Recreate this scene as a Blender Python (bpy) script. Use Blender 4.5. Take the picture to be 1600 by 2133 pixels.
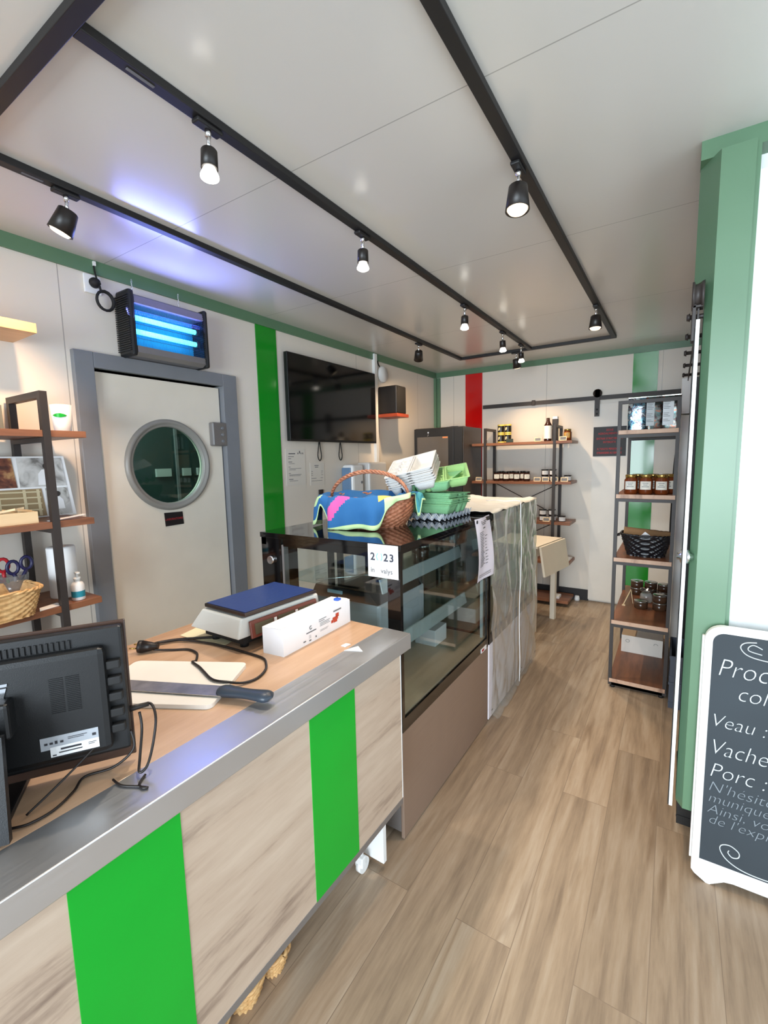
import bpy, bmesh, math, random
from mathutils import Vector, Matrix, noise
random.seed(7)
S = bpy.context.scene
for o in list(bpy.data.objects): bpy.data.objects.remove(o)
COL = S.collection
PI = math.pi

# ------------------------------------------------------------------ camera
cam_d = bpy.data.cameras.new('camera'); cam = bpy.data.objects.new('camera', cam_d); COL.objects.link(cam)
cam_d.sensor_fit = 'HORIZONTAL'; cam_d.sensor_width = 36.0; cam_d.lens = 942.9 / 1600 * 36.0
cam_d.clip_start = 0.02; cam_d.clip_end = 60
r_, u_, f_ = Vector((0.8404, 0.5415, -0.0217)), Vector((-0.0450, 0.1097, 0.9930)), Vector((-0.5380, 0.8347, -0.1169))
f_.normalize(); r_ = (r_ - f_ * r_.dot(f_)).normalized(); u_ = r_.cross(f_)
M = Matrix.Identity(4)
for i in range(3):
    M[i][0] = r_[i]; M[i][1] = u_[i]; M[i][2] = -f_[i]
M.translation = Vector((0, 0, 1.5))
cam.matrix_world = M
S.camera = cam

# ------------------------------------------------------------------ view, world, daylight
S.view_settings.view_transform = 'Standard'; S.view_settings.look = 'None'
S.view_settings.exposure = -0.08
S.cycles.transparent_max_bounces = 32; S.view_settings.gamma = 1.0
S.view_settings.use_curve_mapping = False
W = bpy.data.worlds.new('world'); S.world = W; W.use_nodes = True
bg = W.node_tree.nodes['Background']; bg.inputs[0].default_value = (0.72, 0.86, 1.0, 1); bg.inputs[1].default_value = 1.2
def area(name, loc, target, sx, sy, power, col):
    l = bpy.data.lights.new(name, 'AREA'); l.shape = 'RECTANGLE'; l.size = sx; l.size_y = sy
    l.energy = power; l.color = col
    o = bpy.data.objects.new(name, l); COL.objects.link(o); o.location = loc
    o.rotation_euler = (Vector(target) - Vector(loc)).to_track_quat('-Z', 'Y').to_euler()
    return o
# daylight entering by the glazed entrance behind and to the right of the visitor
area('daylight_front_opening', (0.2, -4.3, 1.5), (-0.2, 2.0, 0.95), 3.4, 2.6, 560, (0.80, 0.91, 1.0))
area('daylight_side_opening', (1.95, 0.2, 1.15), (-1.0, 0.4, 0.9), 2.2, 1.9, 24, (0.80, 0.91, 1.0))
SPOT_W = 36.0
WARM = (1.0, 0.70, 0.42); NEUT = (1.0, 0.88, 0.72)

# ------------------------------------------------------------------ helpers
def lin(c):
    c = c / 255.0
    return c / 12.92 if c <= 0.04045 else ((c + 0.055) / 1.055) ** 2.4
def rgb(r, g, b): return (lin(r), lin(g), lin(b), 1.0)
class NT:
    def __init__(s, name):
        s.m = bpy.data.materials.new(name); s.m.use_nodes = True
        s.n = s.m.node_tree.nodes; s.l = s.m.node_tree.links
        s.b = s.n['Principled BSDF']; s.out = s.n['Material Output']
    def new(s, t, **k):
        n = s.n.new(t)
        for a, v in k.items(): setattr(n, a, v)
        return n
    def link(s, a, b): s.l.new(a, b)
def mat(name, col, rough=0.5, metal=0.0, emit=None, es=0.0, coat=0.0, bump=0.0, bscale=200.0, vary=0.0, vscale=6.0, spec=None):
    t = NT(name)
    t.b.inputs['Base Color'].default_value = col; t.b.inputs['Roughness'].default_value = rough
    t.b.inputs['Metallic'].default_value = metal
    if spec is not None: t.b.inputs['Specular IOR Level'].default_value = spec
    if coat: t.b.inputs['Coat Weight'].default_value = coat; t.b.inputs['Coat Roughness'].default_value = 0.05
    if emit: t.b.inputs['Emission Color'].default_value = emit; t.b.inputs['Emission Strength'].default_value = es
    tc = t.new('ShaderNodeTexCoord')
    nz = t.new('ShaderNodeTexNoise'); nz.inputs['Scale'].default_value = vscale; nz.inputs['Detail'].default_value = 3
    t.link(tc.outputs['Object'], nz.inputs['Vector'])
    v = vary if vary else 0.03
    r = t.new('ShaderNodeValToRGB')
    r.color_ramp.elements[0].position = 0.3; r.color_ramp.elements[1].position = 0.7
    r.color_ramp.elements[0].color = tuple(c * (1 - v) for c in col[:3]) + (1,)
    r.color_ramp.elements[1].color = tuple(min(1, c * (1 + v)) for c in col[:3]) + (1,)
    t.link(nz.outputs['Fac'], r.inputs[0]); t.link(r.outputs[0], t.b.inputs['Base Color'])
    if bump:
        n2 = t.new('ShaderNodeTexNoise'); n2.inputs['Scale'].default_value = bscale; n2.inputs['Detail'].default_value = 4
        bp = t.new('ShaderNodeBump'); bp.inputs['Strength'].default_value = bump; bp.inputs['Distance'].default_value = 0.004
        t.link(tc.outputs['Object'], n2.inputs['Vector']); t.link(n2.outputs['Fac'], bp.inputs['Height'])
        t.link(bp.outputs[0], t.b.inputs['Normal'])
    return t.m
def panel(name, col, axis, seams, rough=0.35, w=0.0022, dark=0.55):
    """smooth sandwich panels with fine joints at given object coordinates"""
    t = NT(name); t.b.inputs['Roughness'].default_value = rough
    tc = t.new('ShaderNodeTexCoord'); sp = t.new('ShaderNodeSeparateXYZ'); t.link(tc.outputs['Object'], sp.inputs[0])
    acc = None
    for s_ in seams:
        c = t.new('ShaderNodeMath', operation='COMPARE'); c.inputs[1].default_value = s_; c.inputs[2].default_value = w
        t.link(sp.outputs[axis], c.inputs[0])
        if acc is None: acc = c
        else:
            a = t.new('ShaderNodeMath', operation='MAXIMUM'); t.link(acc.outputs[0], a.inputs[0]); t.link(c.outputs[0], a.inputs[1]); acc = a
    mx = t.new('ShaderNodeMix', data_type='RGBA')
    mx.inputs['A'].default_value = col; mx.inputs['B'].default_value = tuple(c * dark for c in col[:3]) + (1,)
    t.link(acc.outputs[0], mx.inputs['Factor']); t.link(mx.outputs['Result'], t.b.inputs['Base Color'])
    nz = t.new('ShaderNodeTexNoise'); nz.inputs['Scale'].default_value = 260; t.link(tc.outputs['Object'], nz.inputs['Vector'])
    bp = t.new('ShaderNodeBump'); bp.inputs['Strength'].default_value = 0.08; bp.inputs['Distance'].default_value = 0.001
    t.link(nz.outputs['Fac'], bp.inputs['Height']); t.link(bp.outputs[0], t.b.inputs['Normal'])
    return t.m
def wood(name, cols, axis=1, scale=6.0, stretch=0.09, rough=0.45, streak=0.5, planks=None, contrast=0.5):
    """grain running along axis. cols = dark, mid, light. planks=(axis,width) for butcher-like strips"""
    t = NT(name); t.b.inputs['Roughness'].default_value = rough
    tc = t.new('ShaderNodeTexCoord'); mp = t.new('ShaderNodeMapping')
    sc = [1, 1, 1]; sc[axis] = stretch; mp.inputs['Scale'].default_value = sc
    t.link(tc.outputs['Object'], mp.inputs['Vector'])
    n1 = t.new('ShaderNodeTexNoise'); n1.inputs['Scale'].default_value = scale * 5; n1.inputs['Detail'].default_value = 6; n1.inputs['Roughness'].default_value = 0.65
    n2 = t.new('ShaderNodeTexNoise'); n2.inputs['Scale'].default_value = scale * 1.3; n2.inputs['Detail'].default_value = 2; n2.inputs['Distortion'].default_value = 0.6
    t.link(mp.outputs[0], n1.inputs['Vector']); t.link(mp.outputs[0], n2.inputs['Vector'])
    a = t.new('ShaderNodeMix'); a.inputs['Factor'].default_value = streak
    t.link(n1.outputs['Fac'], a.inputs['A']); t.link(n2.outputs['Fac'], a.inputs['B'])
    r = t.new('ShaderNodeValToRGB'); e = r.color_ramp.elements
    e[0].position = 0.5 - contrast * 0.4; e[0].color = cols[0]; e[1].position = 0.5 + contrast * 0.3; e[1].color = cols[2]
    k = e.new(0.5 - contrast * 0.08); k.color = cols[1]
    t.link(a.outputs['Result'], r.inputs[0]); out = r.outputs[0]
    if planks:
        sp = t.new('ShaderNodeSeparateXYZ'); t.link(tc.outputs['Object'], sp.inputs[0])
        d = t.new('ShaderNodeMath', operation='DIVIDE'); d.inputs[1].default_value = planks[1]; t.link(sp.outputs[planks[0]], d.inputs[0])
        fl = t.new('ShaderNodeMath', operation='FLOOR'); t.link(d.outputs[0], fl.inputs[0])
        wn = t.new('ShaderNodeTexWhiteNoise', noise_dimensions='1D'); t.link(fl.outputs[0], wn.inputs['W'])
        mr = t.new('ShaderNodeMapRange'); mr.inputs['To Min'].default_value = 0.78; mr.inputs['To Max'].default_value = 1.1; t.link(wn.outputs['Value'], mr.inputs['Value'])
        hs = t.new('ShaderNodeHueSaturation'); t.link(mr.outputs[0], hs.inputs['Value']); t.link(out, hs.inputs['Color']); out = hs.outputs[0]
    t.link(out, t.b.inputs['Base Color'])
    return t.m
def floor_mat():
    t = NT('floor_planks'); t.b.inputs['Roughness'].default_value = 0.42
    tc = t.new('ShaderNodeTexCoord'); sp = t.new('ShaderNodeSeparateXYZ'); cb = t.new('ShaderNodeCombineXYZ')
    t.link(tc.outputs['Object'], sp.inputs[0]); t.link(sp.outputs[1], cb.inputs[0]); t.link(sp.outputs[0], cb.inputs[1])
    bk = t.new('ShaderNodeTexBrick'); bk.offset = 0.37; bk.inputs['Scale'].default_value = 1
    bk.inputs['Brick Width'].default_value = 1.22; bk.inputs['Row Height'].default_value = 0.18; bk.inputs['Mortar Size'].default_value = 0.0012
    bk.inputs['Color1'].default_value = (0, 0, 0, 1); bk.inputs['Color2'].default_value = (1, 1, 1, 1); bk.inputs['Mortar'].default_value = (0.5, 0.5, 0.5, 1)
    bk.inputs['Bias'].default_value = 0.0
    t.link(cb.outputs[0], bk.inputs['Vector'])
    mp = t.new('ShaderNodeMapping'); mp.inputs['Scale'].default_value = (1.0, 0.075, 1)
    t.link(tc.outputs['Object'], mp.inputs['Vector'])
    ad = t.new('ShaderNodeVectorMath', operation='MULTIPLY_ADD'); ad.inputs[1].default_value = (7, 3, 0)
    t.link(bk.outputs['Color'], ad.inputs[0]); t.link(mp.outputs[0], ad.inputs[2])
    n1 = t.new('ShaderNodeTexNoise'); n1.inputs['Scale'].default_value = 34; n1.inputs['Detail'].default_value = 7; n1.inputs['Roughness'].default_value = 0.7
    n2 = t.new('ShaderNodeTexNoise'); n2.inputs['Scale'].default_value = 9; n2.inputs['Detail'].default_value = 4; n2.inputs['Distortion'].default_value = 1.4
    n3 = t.new('ShaderNodeTexNoise'); n3.inputs['Scale'].default_value = 9; n3.inputs['Detail'].default_value = 5; n3.inputs['Distortion'].default_value = 2.5
    for n in (n1, n2, n3): t.link(ad.outputs[0], n.inputs['Vector'])
    r1 = t.new('ShaderNodeValToRGB'); e = r1.color_ramp.elements
    e[0].position = 0.32; e[0].color = rgb(120, 102, 85); e[1].position = 0.70; e[1].color = rgb(186, 170, 151)
    k = e.new(0.5); k.color = rgb(163, 142, 119)
    mx = t.new('ShaderNodeMix'); mx.inputs['Factor'].default_value = 0.45
    t.link(n2.outputs['Fac'], mx.inputs['A']); t.link(n1.outputs['Fac'], mx.inputs['B']); t.link(mx.outputs['Result'], r1.inputs[0])
    r3 = t.new('ShaderNodeValToRGB'); r3.color_ramp.elements[0].position = 0.58; r3.color_ramp.elements[0].color = (1, 1, 1, 1)
    r3.color_ramp.elements[1].position = 0.80; r3.color_ramp.elements[1].color = (0.50, 0.43, 0.37, 1)
    t.link(n3.outputs['Fac'], r3.inputs[0])
    m2 = t.new('ShaderNodeMix', data_type='RGBA', blend_type='MULTIPLY'); m2.inputs['Factor'].default_value = 1
    t.link(r1.outputs[0], m2.inputs['A']); t.link(r3.outputs[0], m2.inputs['B'])
    mr = t.new('ShaderNodeMapRange'); mr.inputs['To Min'].default_value = 0.86; mr.inputs['To Max'].default_value = 1.1; t.link(bk.outputs['Color'], mr.inputs['Value'])
    hs = t.new('ShaderNodeHueSaturation'); t.link(mr.outputs[0], hs.inputs['Value']); t.link(m2.outputs['Result'], hs.inputs['Color'])
    m3 = t.new('ShaderNodeMix', data_type='RGBA'); m3.inputs['B'].default_value = rgb(132, 114, 96)
    t.link(bk.outputs['Fac'], m3.inputs['Factor']); t.link(hs.outputs[0], m3.inputs['A'])
    t.link(m3.outputs['Result'], t.b.inputs['Base Color'])
    bp = t.new('ShaderNodeBump'); bp.inputs['Strength'].default_value = 0.12; bp.inputs['Distance'].default_value = 0.002
    t.link(n1.outputs['Fac'], bp.inputs['Height']); t.link(bp.outputs[0], t.b.inputs['Normal'])
    return t.m
def glass(name, tint=(0.86, 0.94, 0.93), refl=1.0, rough=0.02, milk=0.0, milkcol=(0.8, 0.82, 0.8, 1)):
    t = NT(name); t.n.remove(t.b)
    tr = t.new('ShaderNodeBsdfTransparent'); tr.inputs[0].default_value = tint + (1,)
    gl = t.new('ShaderNodeBsdfGlossy'); gl.inputs['Roughness'].default_value = rough
    lw = t.new('ShaderNodeLayerWeight'); pw = t.new('ShaderNodeMath', operation='POWER'); pw.inputs[1].default_value = 5.0; lw.inputs[0].default_value = 0.5
    t.link(lw.outputs['Facing'], pw.inputs[0]); fr = t.new('ShaderNodeMath', operation='MULTIPLY_ADD'); fr.inputs[1].default_value = 0.96; fr.inputs[2].default_value = 0.04; t.link(pw.outputs[0], fr.inputs[0])
    mu = t.new('ShaderNodeMath', operation='MULTIPLY', use_clamp=True); mu.inputs[1].default_value = refl; t.link(fr.outputs[0], mu.inputs[0])
    mx = t.new('ShaderNodeMixShader'); t.link(mu.outputs[0], mx.inputs[0]); t.link(tr.outputs[0], mx.inputs[1]); t.link(gl.outputs[0], mx.inputs[2])
    last = mx
    if milk:
        df = t.new('ShaderNodeBsdfDiffuse'); df.inputs[0].default_value = milkcol
        m2 = t.new('ShaderNodeMixShader'); m2.inputs[0].default_value = milk
        t.link(mx.outputs[0], m2.inputs[1]); t.link(df.outputs[0], m2.inputs[2]); last = m2
    t.link(last.outputs[0], t.out.inputs['Surface'])
    return t.m
def steel_brushed(name, col, rough=0.3, axis=1):
    t = NT(name); t.b.inputs['Base Color'].default_value = col; t.b.inputs['Metallic'].default_value = 1.0
    tc = t.new('ShaderNodeTexCoord'); mp = t.new('ShaderNodeMapping'); sc = [220, 220, 220]; sc[axis] = 3; mp.inputs['Scale'].default_value = sc
    nz = t.new('ShaderNodeTexNoise'); nz.inputs['Scale'].default_value = 1; nz.inputs['Detail'].default_value = 3
    t.link(tc.outputs['Object'], mp.inputs[0]); t.link(mp.outputs[0], nz.inputs['Vector'])
    n2 = t.new('ShaderNodeTexNoise'); n2.inputs['Scale'].default_value = 7; n2.inputs['Detail'].default_value = 5; t.link(tc.outputs['Object'], n2.inputs['Vector'])
    ad = t.new('ShaderNodeMath', operation='ADD'); t.link(nz.outputs['Fac'], ad.inputs[0]); t.link(n2.outputs['Fac'], ad.inputs[1])
    mr = t.new('ShaderNodeMapRange'); mr.inputs['From Min'].default_value = 0.5; mr.inputs['From Max'].default_value = 1.5
    mr.inputs['To Min'].default_value = rough * 0.8; mr.inputs['To Max'].default_value = rough * 1.3
    t.link(ad.outputs[0], mr.inputs['Value']); t.link(mr.outputs[0], t.b.inputs['Roughness'])
    return t.m

class MB:
    def __init__(s): s.bm = bmesh.new(); s.mi = 0
    def _tag(s, faces, smooth=False):
        for f in faces: f.material_index = s.mi; f.smooth = smooth
    def box(s, x0, x1, y0, y1, z0, z1, bevel=0.0, seg=2):
        if x0 > x1: x0, x1 = x1, x0
        if y0 > y1: y0, y1 = y1, y0
        if z0 > z1: z0, z1 = z1, z0
        v = [s.bm.verts.new((x, y, z)) for x in (x0, x1) for y in (y0, y1) for z in (z0, z1)]
        q = [(0, 1, 3, 2), (4, 6, 7, 5), (0, 4, 5, 1), (2, 3, 7, 6), (0, 2, 6, 4), (1, 5, 7, 3)]
        fs = [s.bm.faces.new([v[i] for i in a]) for a in q]
        s._tag(fs)
        if bevel:
            ed = set(e for f in fs for e in f.edges)
            r = bmesh.ops.bevel(s.bm, geom=list(ed), offset=bevel, segments=seg, affect='EDGES', profile=0.5)
            for f in r['faces']: f.material_index = s.mi
        return s
    def obox(s, c, ax, ay, az, bevel=0.0):
        """box by centre and three half-axis vectors"""
        c, ax, ay, az = map(Vector, (c, ax, ay, az))
        v = [s.bm.verts.new(c + ax * i + ay * j + az * k) for i in (-1, 1) for j in (-1, 1) for k in (-1, 1)]
        q = [(0, 1, 3, 2), (4, 6, 7, 5), (0, 4, 5, 1), (2, 3, 7, 6), (0, 2, 6, 4), (1, 5, 7, 3)]
        fs = [s.bm.faces.new([v[i] for i in a]) for a in q]; s._tag(fs)
        if bevel:
            ed = set(e for f in fs for e in f.edges)
            r = bmesh.ops.bevel(s.bm, geom=list(ed), offset=bevel, segments=2, affect='EDGES', profile=0.5)
            for f in r['faces']: f.material_index = s.mi
        return s
    def cyl(s, p0, p1, r0, r1=None, seg=20, caps=True):
        r1 = r0 if r1 is None else r1
        p0, p1 = Vector(p0), Vector(p1); d = (p1 - p0).normalized()
        a = Vector((0, 0, 1)) if abs(d.z) < 0.9 else Vector((1, 0, 0))
        x = d.cross(a).normalized(); y = d.cross(x)
        A = [s.bm.verts.new(p0 + (x * math.cos(t) + y * math.sin(t)) * r0) for t in [2 * PI * i / seg for i in range(seg)]]
        B = [s.bm.verts.new(p1 + (x * math.cos(t) + y * math.sin(t)) * r1) for t in [2 * PI * i / seg for i in range(seg)]]
        s._tag([s.bm.faces.new((A[i], A[(i + 1) % seg], B[(i + 1) % seg], B[i])) for i in range(seg)], True)
        if caps: s._tag([s.bm.faces.new(A[::-1]), s.bm.faces.new(B)])
        return s
    def lathe(s, c, prof, seg=28, axis=(0, 0, 1), sx=1.0, sy=1.0, capb=True, capt=True):
        c = Vector(c); d = Vector(axis).normalized()
        a = Vector((1, 0, 0)) if abs(d.x) < 0.9 else Vector((0, 1, 0))
        x = (a - d * a.dot(d)).normalized(); y = d.cross(x)
        rings = []
        for r, z in prof:
            if r < 1e-6: rings.append([s.bm.verts.new(c + d * z)])
            else: rings.append([s.bm.verts.new(c + d * z + x * math.cos(2 * PI * i / seg) * r * sx + y * math.sin(2 * PI * i / seg) * r * sy) for i in range(seg)])
        for A, B in zip(rings[:-1], rings[1:]):
            for i in range(seg):
                j = (i + 1) % seg
                if len(A) == 1 and len(B) == 1: continue
                if len(A) == 1: f = s.bm.faces.new((A[0], B[j], B[i]))
                elif len(B) == 1: f = s.bm.faces.new((A[i], A[j], B[0]))
                else: f = s.bm.faces.new((A[i], A[j], B[j], B[i]))
                s._tag([f], True)
        if capb and len(rings[0]) > 1: s._tag([s.bm.faces.new(rings[0][::-1])])
        if capt and len(rings[-1]) > 1: s._tag([s.bm.faces.new(rings[-1])])
        return s
    def tube(s, pts, r, seg=8, sub=0, closed=False, caps=True):
        P = [Vector(p) for p in pts]
        if sub:
            Q = []; n = len(P)
            rng = range(n if closed else n - 1)
            for i in rng:
                p0 = P[(i - 1) % n] if closed or i > 0 else P[0]; p1 = P[i]; p2 = P[(i + 1) % n]
                p3 = P[(i + 2) % n] if closed or i + 2 < n else P[-1]
                for k in range(sub):
                    t = k / sub
                    Q.append(0.5 * ((2 * p1) + (p2 - p0) * t + (2 * p0 - 5 * p1 + 4 * p2 - p3) * t * t + (3 * p1 - p0 - 3 * p2 + p3) * t ** 3))
            if not closed: Q.append(P[-1])
            P = Q
        n = len(P); rings = []; up = None
        for i in range(n):
            if closed: d = P[(i + 1) % n] - P[i - 1]
            else: d = P[min(i + 1, n - 1)] - P[max(i - 1, 0)]
            if d.length < 1e-9: d = Vector((0, 0, 1))
            d.normalize()
            if up is None:
                a = Vector((0, 0, 1)) if abs(d.z) < 0.9 else Vector((1, 0, 0)); up = (a - d * a.dot(d)).normalized()
            else:
                up = up - d * up.dot(d)
                up = up.normalized() if up.length > 1e-6 else d.orthogonal().normalized()
            y = d.cross(up); rr = r[i * (len(r) - 1) // max(1, n - 1)] if isinstance(r, (list, tuple)) else r
            rings.append([s.bm.verts.new(P[i] + (up * math.cos(2 * PI * k / seg) + y * math.sin(2 * PI * k / seg)) * rr) for k in range(seg)])
        m = n if closed else n - 1
        for i in range(m):
            A, B = rings[i], rings[(i + 1) % n]
            s._tag([s.bm.faces.new((A[k], A[(k + 1) % seg], B[(k + 1) % seg], B[k])) for k in range(seg)], True)
        if caps and not closed: s._tag([s.bm.faces.new(rings[0][::-1]), s.bm.faces.new(rings[-1])])
        return s
    def grid(s, fn, nu, nv, cu=False, cv=False, smooth=True, mfn=None):
        V = [[s.bm.verts.new(fn(i / (nu if cu else nu), j / nv)) for j in range(nv + (0 if cv else 1))] for i in range(nu + (0 if cu else 1))]
        for i in range(nu):
            for j in range(nv):
                a = V[i][j]; b = V[(i + 1) % len(V)][j]; c = V[(i + 1) % len(V)][(j + 1) % len(V[0])]; d = V[i][(j + 1) % len(V[0])]
                f = s.bm.faces.new((a, b, c, d)); f.smooth = smooth; f.material_index = mfn(i / nu, j / nv) if mfn else s.mi
        return s
    def quad(s, *p):
        s._tag([s.bm.faces.new([s.bm.verts.new(q) for q in p])]); return s
    def prism(s, pts, off, smooth=False):
        A = [s.bm.verts.new(p) for p in pts]; off = Vector(off); B = [s.bm.verts.new(Vector(p) + off) for p in pts]; n = len(pts)
        s._tag([s.bm.faces.new(A[::-1]), s.bm.faces.new(B)])
        s._tag([s.bm.faces.new((A[i], A[(i + 1) % n], B[(i + 1) % n], B[i])) for i in range(n)], smooth)
        return s
INV = {}
def build(name, mb, mats, parent=None, world=True, solid=0.0, label=None, fix=True):
    me = bpy.data.meshes.new(name)
    if fix: bmesh.ops.recalc_face_normals(mb.bm, faces=mb.bm.faces)
    mb.bm.to_mesh(me); mb.bm.free()
    for m in (mats if isinstance(mats, (list, tuple)) else [mats]): me.materials.append(m)
    o = bpy.data.objects.new(name, me); COL.objects.link(o)
    if parent is not None:
        if world:
            inv = Matrix.Identity(4); p = parent; ch = []
            while p is not None: ch.append(p); p = p.parent
            for q in reversed(ch): inv = inv @ q.matrix_basis
            me.transform(inv.inverted())
        o.parent = parent
    if solid:
        md = o.modifiers.new('thickness', 'SOLIDIFY'); md.thickness = solid; md.offset = 0
    if label: o['label'] = label
    return o
def tag(o, label=None, cat=None, group=None, kind=None):
    if label: o['label'] = label
    if cat: o['category'] = cat
    if group: o['group'] = group
    if kind: o['kind'] = kind
    return o
def thing(name, label, cat, loc=(0, 0, 0), rz=0.0, group=None):
    o = bpy.data.objects.new(name, None); COL.objects.link(o); o.empty_display_size = 0.05
    o.location = loc; o.rotation_euler = (0, 0, rz)
    return tag(o, label, cat, group)
def struct(name, mb, mats, parent=None, **k):
    o = build(name, mb, mats, parent, **k); o['kind'] = 'structure'; return o
def kids(o): return [c for c in bpy.data.objects if c.parent == o]
def dup(root, loc, label, rz=None, group=None, tilt=None):
    r = root.copy(); COL.objects.link(r); r.location = loc
    if rz is not None: r.rotation_euler = (0, 0, rz)
    if tilt is not None: r.rotation_euler = tilt
    r['label'] = label
    if group: r['group'] = group
    for c in kids(root):
        d = c.copy(); COL.objects.link(d); d.parent = r
        for g in kids(c):
            h = g.copy(); COL.objects.link(h); h.parent = d
    return r
def text(name, string, size, m, parent, org, xd, yd, align='LEFT', depth=0.0, squash=1.0, shear=0.0, world=True, spacing=1.0, bold=0.0):
    cu = bpy.data.curves.new('t', 'FONT'); cu.body = string; cu.size = size; cu.align_x = align; cu.shear = shear
    cu.space_character = spacing; cu.offset = bold
    cu.extrude = depth; cu.resolution_u = 3
    to = bpy.data.objects.new('t', cu); COL.objects.link(to)
    dg = bpy.context.evaluated_depsgraph_get(); me = bpy.data.meshes.new_from_object(to.evaluated_get(dg))
    bpy.data.objects.remove(to); bpy.data.curves.remove(cu)
    xd, yd = Vector(xd).normalized(), Vector(yd).normalized(); zd = xd.cross(yd).normalized()
    T = Matrix.Identity(4)
    for i in range(3): T[i][0] = xd[i] * squash; T[i][1] = yd[i]; T[i][2] = zd[i]
    T.translation = Vector(org) + zd * 0.0008
    me.transform(T); me.materials.clear(); me.materials.append(m)
    for p in me.polygons: p.material_index = 0
    me.name = name
    o = bpy.data.objects.new(name, me); COL.objects.link(o)
    if parent is not None:
        if world:
            inv = Matrix.Identity(4); p = parent; ch = []
            while p is not None: ch.append(p); p = p.parent
            for q in reversed(ch): inv = inv @ q.matrix_basis
            me.transform(inv.inverted())
        o.parent = parent
    return o
def bars(mb, org, xd, yd, rects, off=0.0007):
    """little printed lines: rects (x, y, w, h) on a plane"""
    org, xd, yd = Vector(org), Vector(xd).normalized(), Vector(yd).normalized(); n = xd.cross(yd) * off
    for x, y, w, h in rects:
        p = org + n + xd * x + yd * y
        mb.quad(p, p + xd * w, p + xd * w + yd * h, p + yd * h)
    return mb
def rrect(w, h, r, n=6):
    """rounded rectangle outline centred at 0"""
    P = []
    for cx, cy, a0 in ((w / 2 - r, h / 2 - r, 0), (-w / 2 + r, h / 2 - r, PI / 2), (-w / 2 + r, -h / 2 + r, PI), (w / 2 - r, -h / 2 + r, 1.5 * PI)):
        for i in range(n + 1):
            a = a0 + PI / 2 * i / n; P.append((cx + r * math.cos(a), cy + r * math.sin(a)))
    return P

# ------------------------------------------------------------------ materials
WALLC = rgb(226, 218, 206)
m_wall = panel('white_wall_panel', WALLC, 1, [1.045, 2.21, 3.36, 4.50], rough=0.35)
m_back = panel('white_back_panel', WALLC, 0, [-2.20, -1.16, -0.14], rough=0.3)
m_plainwall = mat('white_pvc_panel', rgb(240, 241, 240), 0.25)
m_ceil = panel('ceiling_panel', rgb(214, 212, 206), 1, [-1.0, 0.12, 1.25, 2.29, 3.42, 4.55], rough=0.22, w=0.0018, dark=0.6)
m_floor = floor_mat()
m_green = mat('reseda_green_paint', rgb(92, 126, 97), 0.35)
m_black = mat('black_powder_coat', rgb(30, 29, 29), 0.45)
m_track = mat('black_track', rgb(27, 26, 27), 0.5)
m_dark = mat('dark_brown_black_frame', rgb(48, 41, 38), 0.5)
m_greyframe = mat('grey_door_frame', rgb(122, 125, 130), 0.3)
m_doorleaf = mat('cream_door_leaf', rgb(224, 216, 201), 0.4)
m_signgreen = mat('bright_green_stripe', rgb(20, 160, 44), 0.3, spec=0.25)
m_wallgreen = mat('green_wall_panel', rgb(22, 140, 34), 0.12)
m_red = mat('red_wall_panel', rgb(196, 14, 12), 0.15)
m_steel = steel_brushed('brushed_steel', (0.60, 0.60, 0.61, 1), 0.32)
m_steel.node_tree.nodes['Principled BSDF'].inputs['Metallic'].default_value = 0.85
m_alu = mat('grey_aluminium', rgb(150, 148, 148), 0.4, 0.7)
m_chrome = mat('chrome', (0.8, 0.8, 0.82, 1), 0.15, 1.0)
m_bronze = steel_brushed('bronze_steel_panel', rgb(164, 142, 126), 0.40, axis=1)
m_bronze.node_tree.nodes['Principled BSDF'].inputs['Metallic'].default_value = 0.5
m_ctop = wood('oak_counter_laminate', (rgb(162, 126, 98), rgb(188, 152, 122), rgb(206, 172, 142)), axis=1, scale=5, stretch=0.12, rough=0.32)
m_cfront = wood('bleached_oak_panel', (rgb(122, 102, 88), rgb(182, 160, 140), rgb(196, 176, 156)), axis=1, scale=5.5, stretch=0.13, rough=0.5, streak=0.45, contrast=0.42)
m_walnut = wood('walnut_shelf', (rgb(78, 46, 30), rgb(122, 76, 50), rgb(152, 98, 66)), axis=0, scale=5, stretch=0.14, rough=0.4)
m_walnut_y = wood('walnut_shelf_lengthwise', (rgb(78, 46, 30), rgb(122, 76, 50), rgb(152, 98, 66)), axis=1, scale=5, stretch=0.14, rough=0.4)
m_walnut_edge = wood('pale_sawn_shelf_edge', (rgb(120, 86, 68), rgb(196, 160, 134), rgb(208, 174, 148)), axis=2, scale=5, stretch=0.3, rough=0.5)
m_ltwood = wood('light_oak', (rgb(186, 140, 92), rgb(208, 164, 114), rgb(222, 182, 134)), axis=1, scale=4, stretch=0.1, rough=0.45)
m_palewood = wood('pale_pine', (rgb(206, 176, 132), rgb(226, 200, 158), rgb(236, 212, 172)), axis=1, scale=4, stretch=0.1, rough=0.5)
m_white = mat('white_plastic', rgb(238, 238, 236), 0.35)
m_paper = mat('white_paper', rgb(238, 238, 238), 0.8)
m_ink = mat('grey_print', rgb(110, 110, 112), 0.8)
m_dkink = mat('dark_print', rgb(50, 50, 55), 0.8)
m_plast = mat('black_plastic', rgb(13, 14, 16), 0.45, bump=0.1, bscale=600)
m_gloss = mat('black_gloss', rgb(9, 8, 9), 0.06, coat=0.5)
m_tvgl = mat('tv_screen_glass', rgb(7, 7, 8), 0.09)
m_rubber = mat('black_rubber', rgb(18, 17, 17), 0.7)
m_cable = mat('black_cable', rgb(24, 16, 14), 0.45)
m_glass = glass('clear_glass', (0.92, 0.965, 0.96), 1.5)
m_glass2 = glass('greenish_glass_shelf', (0.84, 0.93, 0.92), 1.6)
m_jargl = mat('dark_jar_glass', rgb(52, 24, 16), 0.12)
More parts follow.
